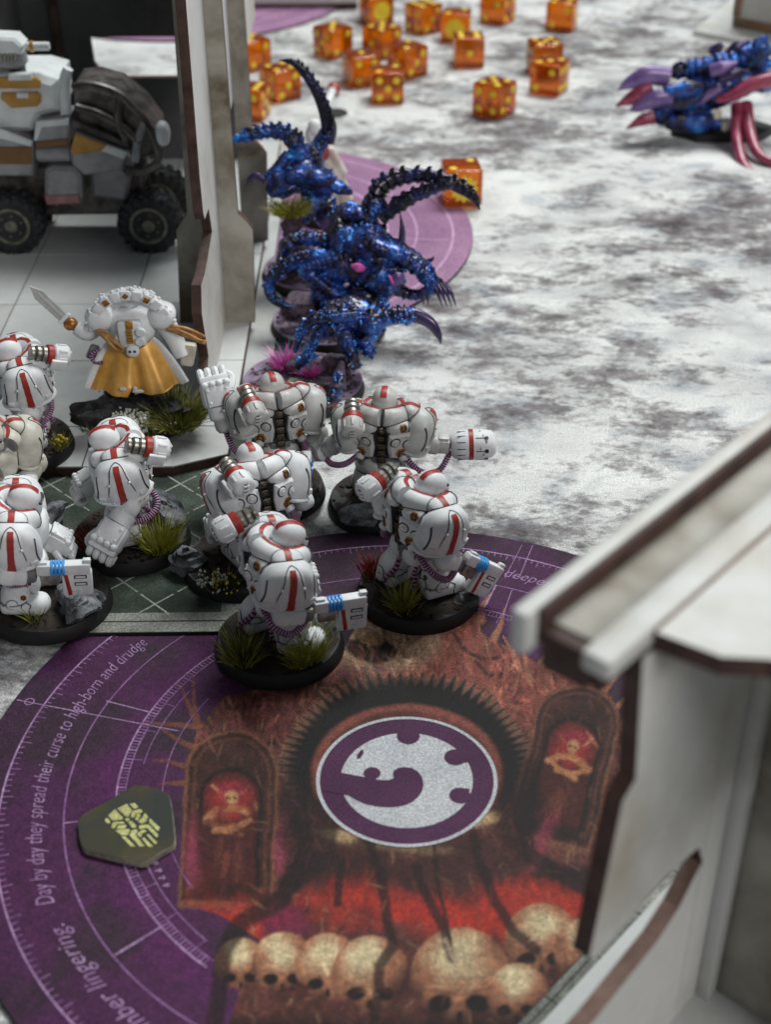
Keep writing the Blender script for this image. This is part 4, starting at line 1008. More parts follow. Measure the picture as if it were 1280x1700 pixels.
    hm = MB(); hm.add(sup(4.0, 4.7, 4.3, 20, 14, .9), H); hm.add(rbox(5.2, 2.2, 3.2, .8), H @ T((0, 4.2, -1.6))); hel = hm.build('helmet', M['gold'] if head_gold else WH, p)
    MB().add(band(4.0, 4.7, 4.3, 40, 150, .95, 12, .9, axis='x', seed=seed)[0:2], H).build('helmet_stripe', M['red'], hel)
    MB().add(rbox(4.4, 1.0, .9, .3), H @ T((0, 4.6, .2))).build('visor', M['line'], hel)
    # shoulder pads
    hands = {}
    for s, nm in ((1, 'right'), (-1, 'left')):
        cfg = right if s > 0 else left
        lift = cfg.get('lift', 0)
        Q = B @ T((s * 11.0, cfg.get('py', -.2), 26.2 + lift), (0, s * (16 - lift * 3), cfg.get('yaw', 0)))
        pd = MB(); pd.add(flare(sup(4.9, 7.9, 7.7, 28, 20, .7, zmin=-5.4)), Q); pd.add(flare(sup(5.3, 5.0, 7.9, 28, 20, .62, zmin=-6.0)), Q @ T((s * .2, 0, -.2)))
        pad = pd.build('shoulder_pad', WH, p)
        MB().add(flare(band(5.3, 5.0, 7.9, 72 if s > 0 else 108, -48 if s > 0 else 228, .95, 18, .62, off=.13, seed=seed + s, zmin=-5.9)), Q @ T((s * .2, 0, -.2))).build('pad_stripe', M['red'], pad)
        U = B @ T((s * 9.0, cfg.get('py', -.2), 32.0 + lift), (0, s * 24, cfg.get('yaw', 0)))
        up = MB().add(sup(3.3, 4.3, 2.9, 22, 14, .75), U).build('upper_pad', WH, pad)
        MB().add(band(3.3, 4.3, 2.9, 150 if s > 0 else 30, -10 if s > 0 else 190, .85, 12, .75, off=.12, seed=seed + 3 + s), U).build('upper_pad_stripe', M['red'], up)
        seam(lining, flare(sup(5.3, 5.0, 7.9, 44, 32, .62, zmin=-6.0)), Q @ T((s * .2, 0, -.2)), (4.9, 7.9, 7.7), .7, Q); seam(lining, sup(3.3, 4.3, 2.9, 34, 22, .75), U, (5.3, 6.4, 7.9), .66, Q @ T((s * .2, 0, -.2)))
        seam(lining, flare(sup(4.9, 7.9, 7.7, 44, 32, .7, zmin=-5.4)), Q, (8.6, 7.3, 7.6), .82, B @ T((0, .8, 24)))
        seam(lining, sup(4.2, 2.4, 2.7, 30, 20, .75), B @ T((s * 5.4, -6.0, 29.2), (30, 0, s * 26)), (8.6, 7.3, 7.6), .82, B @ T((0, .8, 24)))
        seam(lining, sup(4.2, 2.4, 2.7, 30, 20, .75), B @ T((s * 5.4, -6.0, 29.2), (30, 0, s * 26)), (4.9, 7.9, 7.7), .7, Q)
        ln = MB()
        for y_ in (-4.55, 4.55): ln.add(flare(band(5.3, 5.0, 7.9, 66 if s > 0 else 114, -46 if s > 0 else 226, .24, 14, .62, off=.06, s0=y_, zmin=-5.9)), Q @ T((s * .2, 0, -.2)))
        for y_ in (-6.4, 6.2): ln.add(flare(band(4.9, 7.9, 7.7, 60 if s > 0 else 120, -38 if s > 0 else 218, .2, 12, .7, off=.06, s0=y_, zmin=-5.3)), Q)
        ln.add(lathe([(5.1, 0), (5.1, .25)], 24), Q @ T((0, 0, -5.75), (0, 0, 0), (.93, 1.38, 1))); ln.build('pad_seam', M['line'], pad)
        rim_ = [np.array([5.15 * math.cos(a_), 8.35 * math.sin(a_), -5.25]) for a_ in np.linspace(0, 2 * math.pi, 25)]
        pr = MB().add(tube(rim_, .62, 8, 2), Q)
        for y in (-6.0, 6.0): pr.add(rbox(.9, 2.0, 1.5, .25), Q @ T((s * 4.3, y, -2.6), (0, 0, s * y * 4)))
        pr.build('pad_rim', WH, pad)
        rv = MB()
        for y in (-3.0, 3.0):
            for z in (-4.4, 3.6): rv.add(sup(.5, .42, .42, 8, 6), Q @ T((s * (5.15 if z < 0 else 5.1), y, z)))
        rv.build('rivet', WH, pad)
        core.add(sup(4.2, 5.6, 1.6, 16, 8), Q @ T((0, 0, -4.9)))
        # arm
        sh = (B @ np.array([s * 10.6, 0, 24.4 + lift * .6, 1]))[:3]; E_ = (B @ np.array([*cfg['elbow'], 1]))[:3]; W_ = (B @ np.array([*cfg['wrist'], 1]))[:3]
        core.add(tube([sh, (sh + E_) / 2, E_], [3.4 * scale, 3.0 * scale, 2.8 * scale], 12, 4))
        am = MB(); am.add(sup(3.1 * scale, 3.1 * scale, 3.1 * scale, 14, 10, .7), aim(E_, W_ - E_)); am.add(rbox(5.2 * scale, np.linalg.norm(W_ - E_) * .8, 5.0 * scale, 1.2), aim((E_ + W_) / 2 + 0, W_ - E_))
        am.add(rbox(3.4 * scale, np.linalg.norm(W_ - E_) * .55, 1.0 * scale, .3), aim((E_ + W_) / 2, W_ - E_) @ T((0, 0, 2.7 * scale)))
        am.build('forearm', WH, p)
        D = B[:3, :3] @ np.array(cfg['dir'], float)
        if cfg.get('kind') == 'gun':
            G_ = aim(W_ + unit(D) * 1.5, D, B[:3, :3] @ np.array(cfg.get('up', (0, 0, 1)), float)) @ T(sc=scale)
            MB().add(rbox(3.6 * scale, 3.6 * scale, 4 * scale, .9), aim(W_, D)).build('fist', M['grey'], p)
            gun(p, G_ @ T((0, 2.5, -2.5)))
        else:
            gauntlet(p, aim(W_ + unit(D) * (.4 if cfg.get('kind') == 'cannon' else 3.0), D, B[:3, :3] @ np.array(cfg.get('up', (0, 0, 1)), float)) @ T(sc=scale * cfg.get('size', 1)), cfg.get('kind') == 'cannon')
        st = (B @ np.array([s * 6.6, -7.2, 20.2, 1]))[:3]; mid = (st + W_) / 2; drop = cfg.get('drop', 4.5)
        out = B[:3, :3] @ np.array(cfg.get('hang', (s * 1.5, -3.0, 0)), float)
        hs = MB(); hose(hs, [st, st * .72 + W_ * .28 + (0, 0, -drop * .8) + out * .8, mid * .7 + W_ * .3 + (0, 0, -drop) + out * .7, W_ * .92 + E_ * .08 + (0, 0, -2.2)], 1.0 * scale, 26)
        hs.build('arm_hose', [M['pinkhose'], M['darkhose']], p)
        MB().add(cyl(1.5 * scale, 1.6, 10, .3), aim(st, out + (0, 0, -4)) @ TY).build('hose_socket', WH, p)
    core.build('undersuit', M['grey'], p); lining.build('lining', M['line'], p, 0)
    if launcher:
        Lt = B @ T((-8.8, -10.0, 34.2), (24, 0, 8))
        MB().add(rbox(2.6, 7, 4.6, .6), Lt @ T((.6, 2.5, -3.0), (-10, 0, 0))).add(rbox(1.2, 5.2, 4.2, .4), Lt @ T((-3.4, -2.6, -2.2), (0, -20, 0))).build('launcher_mount', WH, p)
        dr = MB().add(lathe([(2.4, -6.6), (3.0, -6.2), (3.5, -5.6), (3.5, -1.6), (3.1, -1.2)], 20), Lt @ TY)
        for i in range(8): dr.add(rbox(.8, 2.8, .7, .2), Lt @ T(rot=(0, i * 45, 0)) @ T((0, -3.8, 3.5)))
        drum = dr.build('launcher_drum', WH, p)
        vt = MB().add(rbox(1.3, .7, 4.2, .2), Lt @ T((0, -6.6, 0)), 1)
        for i in range(3): vt.add(rbox(1.9, .9, .6, .15), Lt @ T((0, -6.8, -1.4 + i * 1.4)), 0)
        vt.build('launcher_hatch', [WH, M['grey']], drum)
        MB().add(lathe([(2.9, -1.3), (3.2, -1.0), (3.2, .7), (2.9, 1.0)], 20), Lt @ TY).build('launcher_band', M['red'], drum)
        br = MB()
        for y0, r_, h_ in ((1.0, 2.6, 1.5), (2.6, 2.25, .4), (3.0, 2.6, 1.5), (4.6, 2.1, .5), (5.1, 2.3, 1.3)): br.add(cyl(r_, h_, 18, .25), Lt @ T((0, y0, 0)) @ TY)
        br.build('launcher_barrel', M['steel'], drum)
        MB().add(lathe([(2.45, 0), (2.45, .3)], 18), Lt @ T((0, 2.45, 0)) @ TY).add(lathe([(2.4, 0), (2.4, .3)], 18), Lt @ T((0, 4.4, 0)) @ TY).build('launcher_seam', M['line'], drum)
    for (x, y, R_, h_, n_, mm) in tufts: tuft(p, x, y, 3.9, R_, h_, n_, seed * 7 + int(x * 3), mm)
    for (l_, r_, m_, rot_, lay_) in stones: stone(p, l_, r_, seed + int(l_[0] * 5), m_, rot_, lay_)
    for (x, y, R_, n_, m_) in flw: flowers(p, x, y, 3.8, R_, n_, seed + 5, m_)
    return p
GR = ('grass1', 'grass2', 'grass3'); YG = ('grass2', 'grass2', 'grass3'); RD = ('redleaf', 'redleaf', 'grass1')
gunR = dict(kind='gun', elbow=(13, -1.5, 17.5), wrist=(12.6, 5.5, 16.5), dir=(0, 1, .05))
gunR_down = dict(gunR, elbow=(13.2, 0, 17), wrist=(12.6, 5.5, 14.5), dir=(.1, .85, -.55), yaw=0)
fistL = dict(elbow=(-13.5, -.5, 18), wrist=(-11.5, 5.5, 15.5), dir=(.1, .8, -.5), up=(0, .5, .8))
trooper('armoured_trooper', 'white trooper in front aiming a blue-coiled gun level, grass tufts at both feet', (-26.3, 273.5, DT), -72, 11, step=(-5, 2.5),
        right=dict(gunR, hang=(7.5, -1.5, 0), drop=4.5), left=fistL, tufts=((5.8, -10.5, 4.0, 6.5, 150, GR), (10.2, 4.6, 3.6, 8.0, 190, YG), (12, 1.5, 2.4, 6, 60, GR)), stones=(((1, 10.5, 4.6), (5.0, 4.0, 4.0), 'slate', (10, 12, 20), 0),))
trooper('armoured_trooper', 'white trooper beside the purple mat edge with blue-coiled gun lowered toward the base', (8.2, 294, DT), -56, 23, step=(-4.5, 2),
        right=dict(gunR_down, hang=(6.5, -2, 0), drop=4.5), left=fistL, tufts=((5.4, -8.6, 2.6, 7.5, 100, YG), (7.0, -8.6, 3.4, 4.5, 60, GR), (-10.5, -6.6, 3.6, 4.5, 110, RD)), stones=(((11, 6, 3.5), (5, 4, 1.6), 'darkrock', (0, 0, 30), 0),), flw=())
trooper('armoured_trooper', 'white trooper standing between others with its shoulder drum pointing back, white flowers on base', (-38, 306, DT), 24, 31, lean=14, off=(5, -3),
        right=dict(fistL, elbow=(13.5, -.5, 18), wrist=(11.5, 5.5, 15.5), dir=(-.1, .8, -.5)), left=dict(fistL), stones=(((-14, 4, 5), (5, 4.5, 4.6), 'slate', (0, 0, 10), 3),), flw=((-11, -9, 4.2, 60, 'petal'), (-8, -11, 4, 30, 'yellowpetal')), tufts=((-9, -9.5, 4, 4, 60, ('grass1', 'grass1', 'grass3')),))
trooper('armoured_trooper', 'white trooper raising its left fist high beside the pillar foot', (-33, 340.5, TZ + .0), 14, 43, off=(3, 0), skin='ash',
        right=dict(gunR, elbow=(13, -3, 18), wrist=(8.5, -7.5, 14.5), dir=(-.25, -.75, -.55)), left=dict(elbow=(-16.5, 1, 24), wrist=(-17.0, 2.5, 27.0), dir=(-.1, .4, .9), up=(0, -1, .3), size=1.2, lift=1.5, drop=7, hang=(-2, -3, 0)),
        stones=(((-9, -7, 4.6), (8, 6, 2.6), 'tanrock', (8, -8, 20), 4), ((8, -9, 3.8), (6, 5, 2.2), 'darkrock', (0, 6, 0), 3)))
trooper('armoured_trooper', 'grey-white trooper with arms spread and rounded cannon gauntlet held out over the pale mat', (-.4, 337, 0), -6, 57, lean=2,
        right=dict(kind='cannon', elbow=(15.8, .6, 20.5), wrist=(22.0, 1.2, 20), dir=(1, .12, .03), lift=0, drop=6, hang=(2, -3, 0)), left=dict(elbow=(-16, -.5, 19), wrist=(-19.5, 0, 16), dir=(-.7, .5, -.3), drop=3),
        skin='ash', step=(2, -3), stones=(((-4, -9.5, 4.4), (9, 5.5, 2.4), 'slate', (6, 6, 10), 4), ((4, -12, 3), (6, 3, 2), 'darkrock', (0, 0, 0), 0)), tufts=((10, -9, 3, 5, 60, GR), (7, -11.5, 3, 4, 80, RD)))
trooper('armoured_trooper', 'white trooper on the green tile print, big fist low, red tuft on base', (-69, 317.5, TZ), 100, 67,
        right=dict(elbow=(13, 0, 18), wrist=(10, 6, 17), dir=(-.2, .8, -.3)), left=dict(elbow=(-14, -1, 18.0), wrist=(-15.4, 1.6, 15.5), dir=(-.5, .62, -.5), up=(-.75, .1, .66), drop=4, hang=(-2, -6, 0), size=1.15), head_gold=False,
        tufts=((-5, 9.0, 4.2, 5.2, 170, RD), (-10.5, 6.5, 3.8, 3.6, 110, GR), (-9, -7.5, 4.4, 8, 230, YG)), stones=(((6.5, -9.5, 5), (8, 5, 3.4), 'slate', (0, -10, 20), 3),))
trooper('armoured_trooper', 'white trooper at the kerb corner pointing its blue-coiled gun over a big grey rock', (-86, 289.5, TZ + .02), -82, 71, off=(0, -5.5),
        right=dict(gunR, wrist=(12.8, 4.5, 17)), left=fistL, stones=(((7.5, 8.0, 5.4), (7.4, 7.0, 4.6), 'slate', (0, 8, 30), 5), ((3, 12, 4), (3.4, 3, 2.4), 'slate', (0, 0, 0), 0)), tufts=((10, -2, 2.4, 4, 40, GR),))
trooper('armoured_trooper', 'white trooper on the tiled floor left of the caped officer, yellow flowers on base', (-108, 361, FZ), 108, 83, off=(-1.5, -4.8),
        right=dict(elbow=(13, 2, 18), wrist=(8, 7.5, 18), dir=(-.3, .8, 0)), left=dict(elbow=(-13.5, 1, 17.5), wrist=(-12.5, 5, 14), dir=(0, .7, -.6), up=(-.8, 0, .5)), flw=((-9, -11, 2.4, 26, 'yellowpetal'),), tufts=((-10, -11, 2, 4.5, 40, GR),))
trooper('armoured_trooper', 'bone-coloured trooper with round-eyed bearded mask striding beside a layered slate', (-105, 323, TZ), 212, 97, skin='bone', scale=.86, launcher=False,
        right=dict(elbow=(13.5, 1, 18), wrist=(10, 6, 16), dir=(-.2, .9, -.3)), left=dict(elbow=(-13.5, 2, 18), wrist=(-8, 7.5, 17), dir=(.4, .8, 0)), step=(5, -3), stones=(((-11, 7, 4.6), (8, 5, 3.2), 'slate', (0, 14, 20), 5),))

# ---------------------------------------------------------------- caped officer
cpt = thing('armoured_officer', 'armoured officer in an ochre cape raising a pale sword before the pillar', 'miniature', (-74.5, 379.5, FZ), 4)
base_disc(cpt, 16, 101, 'darkrock')
for l_, r_, sd, rot_ in (((-7, -8.5, 6), (12.5, 6, 6), 5, (14, 10, 10)), ((6, -8.5, 6), (12.5, 5.5, 4.6), 9, (8, -4, -8)), ((0, 3, 6), (12, 9, 4.6), 12, (0, 0, 0)), ((-10.5, -9.5, 3.5), (5.5, 5, 4), 15, (0, 20, 40))): stone(cpt, l_, r_, sd, 'darkrock', rot_, 3)
ZC = 9.5
WH = M['white']
co = MB()
for s in (-1, 1):
    co.add(tube([(s * 4.5, 2, ZC), (s * 4.4, 1, ZC + 6), (s * 3.5, 0, ZC + 12)], [4.2, 3.8, 4.2], 12, 4))
co.add(sup(6.4, 5.4, 6, 18, 12), T((0, 0, ZC + 14))); co.build('legs', M['grey'], cpt)
bd = MB().add(sup(7.6, 6.2, 6.6, 22, 14, .85), T((0, 0, ZC + 20))).build('torso', WH, cpt)
bx = MB().add(rbox(7.2, 3.6, 9.4, 1.0), T((0, -6.2, ZC + 20.5))).add(cyl(1.6, 1.2, 14), T((3.4, -7.8, ZC + 22), (90, 0, 0))).add(cyl(1.6, 1.2, 14), T((3.0, -7.8, ZC + 18.6), (90, 0, 0))).add(rbox(10, 3, 4, .9), T((0, -5.6, ZC + 18)))
pk = bx.build('back_pack', WH, cpt)
mb = MB()
for i in range(5): mb.add(rbox(2.0, .8, .8, .2), T((0, -8.2, ZC + 18.2 + i * 1.05)))
mb.add(rbox(2.2, 1.0, 3, .3), T((.2, -7.9, ZC + 24.5))); mb.build('gold_louvre', M['gold'], pk)
sk = MB().add(sup(2.1, 1.3, 2.3, 14, 10, .8), T((.4, -8.0, ZC + 15))).build('skull_badge', WH, pk)
mb = MB().add(sup(.5, .3, .5, 8, 5), T((-.3, -9.2, ZC + 15.3))).add(sup(.5, .3, .5, 8, 5), T((1.1, -9.2, ZC + 15.3))); mb.build('eye_socket', M['line'], sk)
for s in (-1, 1):
    MB().add(sup(4.4, 5.2, 4.4, 20, 12, .8), T((s * 9.4, 0, ZC + 23.5), (0, s * 20, 0))).build('shoulder_pad', WH, cpt)
MB().add(sup(3.2, 3.6, 3.8, 16, 10), T((0, 2.6, ZC + 29))).build('helmet', WH, cpt)
# crest: a fur-edged arch of plates over the shoulders
N_ = 11
cp_ = [np.array([11.6 * math.cos(math.radians(a)), -2.0, ZC + 20.5 + 12.6 * math.sin(math.radians(a))]) for a in np.linspace(12, 172, N_)]
arch = MB().add(tube(cp_, 2.3, 10, 4, up=(0, -1, 0), flat=.8)).build('crest_arch', WH, cpt)
for i in range(1, N_ - 1):
    a = 12 + 160 * i / (N_ - 1); tt = T(cp_[i] + (0, -2.0, 0), (0, 90 - a, 0))
    MB().add(rbox(2.9, .9, 3.4, .35), tt).build('crest_plate', WH, arch)
    if i in (3, 5, 7):
        mb = MB(); mb.add(rbox(1.9, .6, 2.0, .25), tt @ T((0, -.5, 0)) if i != 5 else tt @ T((0, -.5, 0), (0, 45, 0), .8)); mb.build('crest_badge', M['orange'], arch)
mb = MB(); r = random.Random(4)
for i in range(150):
    a = math.radians(r.uniform(2, 182)); rad = r.uniform(12.6, 14.6)
    mb.add(sup(.75, .6, .75, 6, 4), T((rad * .93 * math.cos(a), -2 + r.uniform(-1.4, 1.4), ZC + 20.5 + rad * math.sin(a)), (0, 0, r.uniform(0, 90)), r.uniform(.6, 1.15)))
mb.build('crest_fur', WH, arch, 180)
# cape: pleated sheet with thickness and white border
na, nz = 40, 14; V = []; F = []
for j in range(nz + 1):
    t_ = j / nz
    for i in range(na + 1):
        u = i / na * 2 - 1; wd = 6.2 + 8.8 * t_ ** .8; fold = 1.5 * math.sin(u * 8 + .7) * t_ + .6 * math.sin(u * 17) * t_
        x = u * wd; y = -6.4 - 5.2 * t_ * (1 - .55 * u * u) + fold * .8 + 3.2 * abs(u) ** 3; z = ZC + 14.2 - 14.4 * t_ + (1 - t_) * (2.6 * u * u) + .8 * abs(u) * t_
        if abs(u + .06) < .06 and t_ > .8: z += 3.2 * (t_ - .8) / .2 * (1 - abs(u + .06) / .06)
        V.append((x, y, z))
Vf = np.array(V); Vb = Vf + (0, .8, .1); n1_ = len(Vf)
for j in range(nz):
    for i in range(na):
        a = j * (na + 1) + i; F.append((a, a + 1, a + na + 2, a + na + 1)); F.append(tuple(q + n1_ for q in (a, a + na + 1, a + na + 2, a + 1)))
bdry = [i for i in range(na + 1)] + [(j + 1) * (na + 1) - 1 for j in range(1, nz + 1)] + [nz * (na + 1) + i for i in range(na - 1, -1, -1)] + [j * (na + 1) for j in range(nz - 1, 0, -1)]
for i in range(len(bdry)): a, b = bdry[i], bdry[(i + 1) % len(bdry)]; F.append((a, b, b + n1_, a + n1_))
cape = MB().add((np.concatenate([Vf, Vb]), F)).build('cape', M['cape'], cpt, 60)
for e_ in (0, na):
    P_ = [Vf[j * (na + 1) + e_] + (0, -.1, 0) for j in range(0, nz + 1, 2)]
    MB().add(tube(P_, [.9, 1.1, 1.3, 1.5, 1.6, 1.7, 1.7, 1.7][:len(P_)], 8, 3, flat=.55)).build('cape_border', WH, cape)
mb = MB(); mb.add(sup(1.1, .3, .8, 10, 6), T((-3.4, -12.2, ZC + 3.0))); mb.add(sup(1.9, .35, .7, 10, 6), T((1.2, -12.3, ZC + 2.0))); mb.add(sup(.7, .3, .9, 8, 6), T((.3, -12.1, ZC + 3))); mb.build('white_fleck', WH, cape)
# arms, sword, cords
MB().add(tube([(-10, 0, ZC + 22), (-13.5, 0, ZC + 18), (-17, 1, ZC + 19.5)], [3.4, 2.9, 2.5], 12, 4)).build('sword_arm', WH, cpt)
MB().add(tube([(10, 0, ZC + 21), (12.5, -.5, ZC + 15), (14.5, -2, ZC + 9)], [3.4, 3.2, 2.6], 12, 4)).add(sup(2.8, 2.8, 2.8, 12, 8), T((13.6, -1.4, ZC + 11.5))).build('free_arm', WH, cpt)
sw = aim((-18.5, 1, ZC + 20.5), (-.62, .3, .62), (0, -1, .3))
hl = MB().add(cyl(1.2, 4.6, 12), sw @ T((0, -2.4, 0)) @ TY).add(rbox(4.6, 1.4, 2.4, .5), sw @ T((0, 3.0, 0)), 1).add(sup(2.2, 2.0, 2.0, 12, 8, .8), sw @ T((0, .4, 0))).build('sword_hilt', [M['orange'], M['white']], cpt)
bl = MB(); q = [(-1.7, 3.6), (1.7, 3.6), (1.9, 14), (0, 18), (-1.9, 14)]
bl.add(prism(q, -.55, .55, .25), sw).add(rbox(1.0, 11, 1.6, .3), sw @ T((0, 9, 0))); bl.build('sword_blade', M['ash'], cpt)
def cords(base, tip, n, seed, spread=2.0):
    r = random.Random(seed); mb = MB(); base = np.array(base, float); tip = np.array(tip, float)
    for i in range(n):
        e = tip + np.array([r.uniform(-1, 1), r.uniform(-1, 1), r.uniform(-1, 1)]) * spread; m_ = (base + e) / 2 + np.array([r.uniform(-.8, .8), -1, r.uniform(-.2, 1.4)])
        mb.add(tube([base + np.array([r.uniform(-.5, .5)] * 3), m_, e, e + (tip - base) * .12 + (0, 0, r.uniform(-.2, .9))], [.75, .65, .5, .3], 7, 4))
    mb.build('hanging_cord', M['tassel'], cpt)
cords((11.5, -3.5, ZC + 21), (20.5, -4, ZC + 16), 8, 3, 1.5); cords((-10, -4, ZC + 21.5), (-3.5, -8.5, ZC + 16.2), 8, 6, 1.3)
mb = MB().add(rbox(4.5, 3, 8.5, 1), T((16.6, -1, ZC + 9), (0, 12, 0))); mb.build('side_arm', M['ivory'], cpt)
MB().add(rbox(3, 2, 5.5, .8), T((-12.6, -2.5, ZC + 12), (0, 25, 0))).build('pouch', M['grey'], cpt)
mb = MB(); hose(mb, [np.array(q) for q in ((-10, -4, ZC + 14), (-12.8, -4.5, ZC + 12), (-12, -5, ZC + 9.5), (-9.5, -5.5, ZC + 9.5))], .7, 10); mb.build('arm_hose', [M['pinkhose'], M['darkhose']], cpt)
tuft(cpt, 12, -12, 3.4, 5.6, 9.5, 520, 21, GR, .8, wd=.24); tuft(cpt, -13.5, -11.5, 3.4, 3.5, 4, 60, 22, ('grass1', 'grass1', 'grass3'))
flowers(cpt, -1.5, -14.6, 3.4, 5.4, 520, 33, 'petal', (.3, .6), True, 6); flowers(cpt, 7, -13.8, 3.2, 4.5, 60, 34, 'petal', (.2, .4)); tuft(cpt, 3, -14, 3.2, 5, 3.6, 110, 24, ('grass1', 'grass1', 'grass2'))

for o in cpt.children_recursive:
    if o.name.split('.')[0] in ('base_rim', 'base_ground', 'rock', 'grass_tuft', 'flower_cluster'): continue
    me = o.data; V = np.zeros(len(me.vertices) * 3); me.vertices.foreach_get('co', V); V = V.reshape(-1, 3) / MM
    V[:, 2] = (V[:, 2] - ZC) * .87 + ZC + 4.2; V[:, :2] *= .95; me.vertices.foreach_set('co', (V * MM).ravel()); me.update()
stone(cpt, (-2, -7.5, 8.5), (13, 6, 4.4), 51, 'darkrock', (10, 3, 5), 3); stone(cpt, (2, 3, 9.5), (12.5, 8, 4), 52, 'darkrock', (0, 0, 0), 3)

# ================================================================ BLUE BEASTS
def fuse(mb, voxel=.55, smooth_it=2):
    """weld overlapping lumps into one continuous skin (mm in, mm out)"""
    o = bpy.data.objects.new('fuse', mb.mesh('fuse', [], 0)); scene.collection.objects.link(o)
    m = o.modifiers.new('r', 'REMESH'); m.mode = 'VOXEL'; m.voxel_size = voxel * MM
    if smooth_it: q = o.modifiers.new('s', 'SMOOTH'); q.iterations = smooth_it; q.factor = .5
    dg = bpy.context.evaluated_depsgraph_get(); me = bpy.data.meshes.new_from_object(o.evaluated_get(dg))
    V = np.zeros(len(me.vertices) * 3); me.vertices.foreach_get('co', V); F = [tuple(p.vertices) for p in me.polygons]
    bpy.data.objects.remove(o); bpy.data.meshes.remove(me)
    return V.reshape(-1, 3) / MM, F
class Beast:
    def __init__(s, label, loc, R, seed, group='metallic blue clawed beasts', name='clawed_beast'):
        s.o = thing(name, label, 'miniature', loc, 0, group); s.c = np.array(loc, float); s.r = random.Random(seed); s.seed = seed; s.body = MB()
        if R: base_disc(s.o, R, seed, 'purplebase', 'blackrim'); MB().add(lathe([(R - 1.0, 3.45), (R - .72, 3.4), (R - .95, 3.72), (R - 1.3, 3.72)], 64)).build('base_lip', M['rimpurple'], s.o)
    def p(s, px, py, Y): return at(px, py, s.c[1] + Y) - s.c
    def P(s, L): return [s.p(*q) for q in L]
    def lump(s, px, py, Y, rx, ry, rz, rot=(0, 0, 0), knobs=10):
        c = s.p(px, py, Y); s.body.add(sup(rx, ry, rz, 18, 12), T(c, rot)); t_ = T(c, rot)
        for _ in range(knobs):
            d = unit(np.array([s.r.gauss(0, 1) for _ in range(3)])); q = t_[:3, :3] @ (d * np.array([rx, ry, rz]) * .98) + c; k = s.r.uniform(.7, 1.5)
            s.body.add(sup(k, k * .8, k, 8, 6), T(q))
    def tubes(s, L, rad, knobs=6, ribs=0):
        ribs = ribs or 4 * (len(L) - 1)
        P_ = s.P(L); s.body.add(tube(P_, rad, 12, 12, ribs=ribs, ribamp=.24, jag=1)); C = cr(P_, 8)
        for _ in range(knobs):
            i = s.r.randrange(len(C)); rr_ = np.interp(i / (len(C) - 1), np.linspace(0, 1, len(rad)), rad); d = unit(np.array([s.r.gauss(0, 1), s.r.gauss(0, 1) - .6, s.r.gauss(0, 1) + .3]))
            k = rr_ * s.r.uniform(.35, .6); s.body.add(sup(k, k, k, 8, 6), T(C[i] + d * rr_ * .9))
    def blade(s, L, rad, name='scythe_claw', m='chitin', ribs=0, spikes=0, flat=.7, tip=None, up=(0, 0, 1)):
        P_ = s.P(L); mb = MB(); mb.add(tube(P_, rad, 12, 8, ribs=ribs, ribamp=.22, jag=1, flat=flat, up=up)); C = np.array(cr(P_, 8)); N = len(C); tn = np.gradient(C, axis=0)
        for i in range(spikes):
            k = int((i + .5) / spikes * N * .8); rr_ = np.interp(k / (N - 1), np.linspace(0, 1, len(rad)), rad); u = np.array([0, -.25, 1.]); tt = unit(tn[k]); u = unit(u - tt * (u @ tt))
            b_ = C[k] + u * rr_ * .75; mb.add(tube([b_, b_ + u * rr_ * .6 + tt * .5, b_ + u * rr_ * .8 + tt * 1.5], [rr_ * .45, rr_ * .28, .05], 6, 3))
        if m == 'chitin':
            for _ in range(46):
                k = s.r.randrange(int(N * .85)); rr_ = np.interp(k / (N - 1), np.linspace(0, 1, len(rad)), rad); d = unit(np.array([s.r.gauss(0, 1), s.r.gauss(0, 1) - .7, s.r.gauss(0, 1) + .7])); tt = unit(tn[k]); d = unit(d - tt * (d @ tt)); kk = s.r.uniform(.25, .5); mb.add(sup(kk, kk, kk, 7, 5), T(C[k] + d * rr_ * .85), 1)
        o = mb.build(name, [M[m], M['chitinhi']], s.o, 50)
        if tip is not None:
            MB().add(tube(P_[tip:], [x * 1.06 for x in rad[tip:]], 12, 8, flat=flat * .9)).build('claw_tip', M['claw'], o, 60)
        return o
    def plate(s, px, py, Y, rx, ry, rz, rot, m='chitin', name='carapace_plate'):
        v, f = sup(rx, ry, rz, 20, 14, .8); v = v * (1 + .10 * np.sin(v[:, :1] * 2.2 / max(rx, 1) * 3)); MB().add((v, f), T(s.p(px, py, Y), rot)).build(name, M[m], s.o, 60)
    def done(s, m='chitin', name='body', vox=.45, n=240):
        v, f = fuse(s.body, vox, 1); mb = MB().add((v, f)); zz = v[:, 2]
        for _ in range(n):
            q = v[s.r.randrange(len(v))]; k = s.r.uniform(.2, .55); mb.add(sup(k * s.r.uniform(1, 2.2), k, k, 8, 6), T(q, (s.r.uniform(0, 180), s.r.uniform(0, 180), s.r.uniform(0, 180))), 1 if s.r.random() < .7 else 0)
        mb.build(name, [M[m], M['chitinhi']], s.o, 180)
    def claws(s, px, py, Y, n, L, d, m='claw', spread=4):
        for i in range(n):
            a = (i - (n - 1) / 2) * spread; b_ = s.p(px + a * 1.3, py, Y)
            MB().add(tube([b_, b_ + np.array(d) * L * .5 + (a * .12, 0, .6), b_ + np.array(d) * L + (a * .12, 0, -.9)], [.95, .75, .08], 8, 4)).build('talon', M[m], s.o, 60)

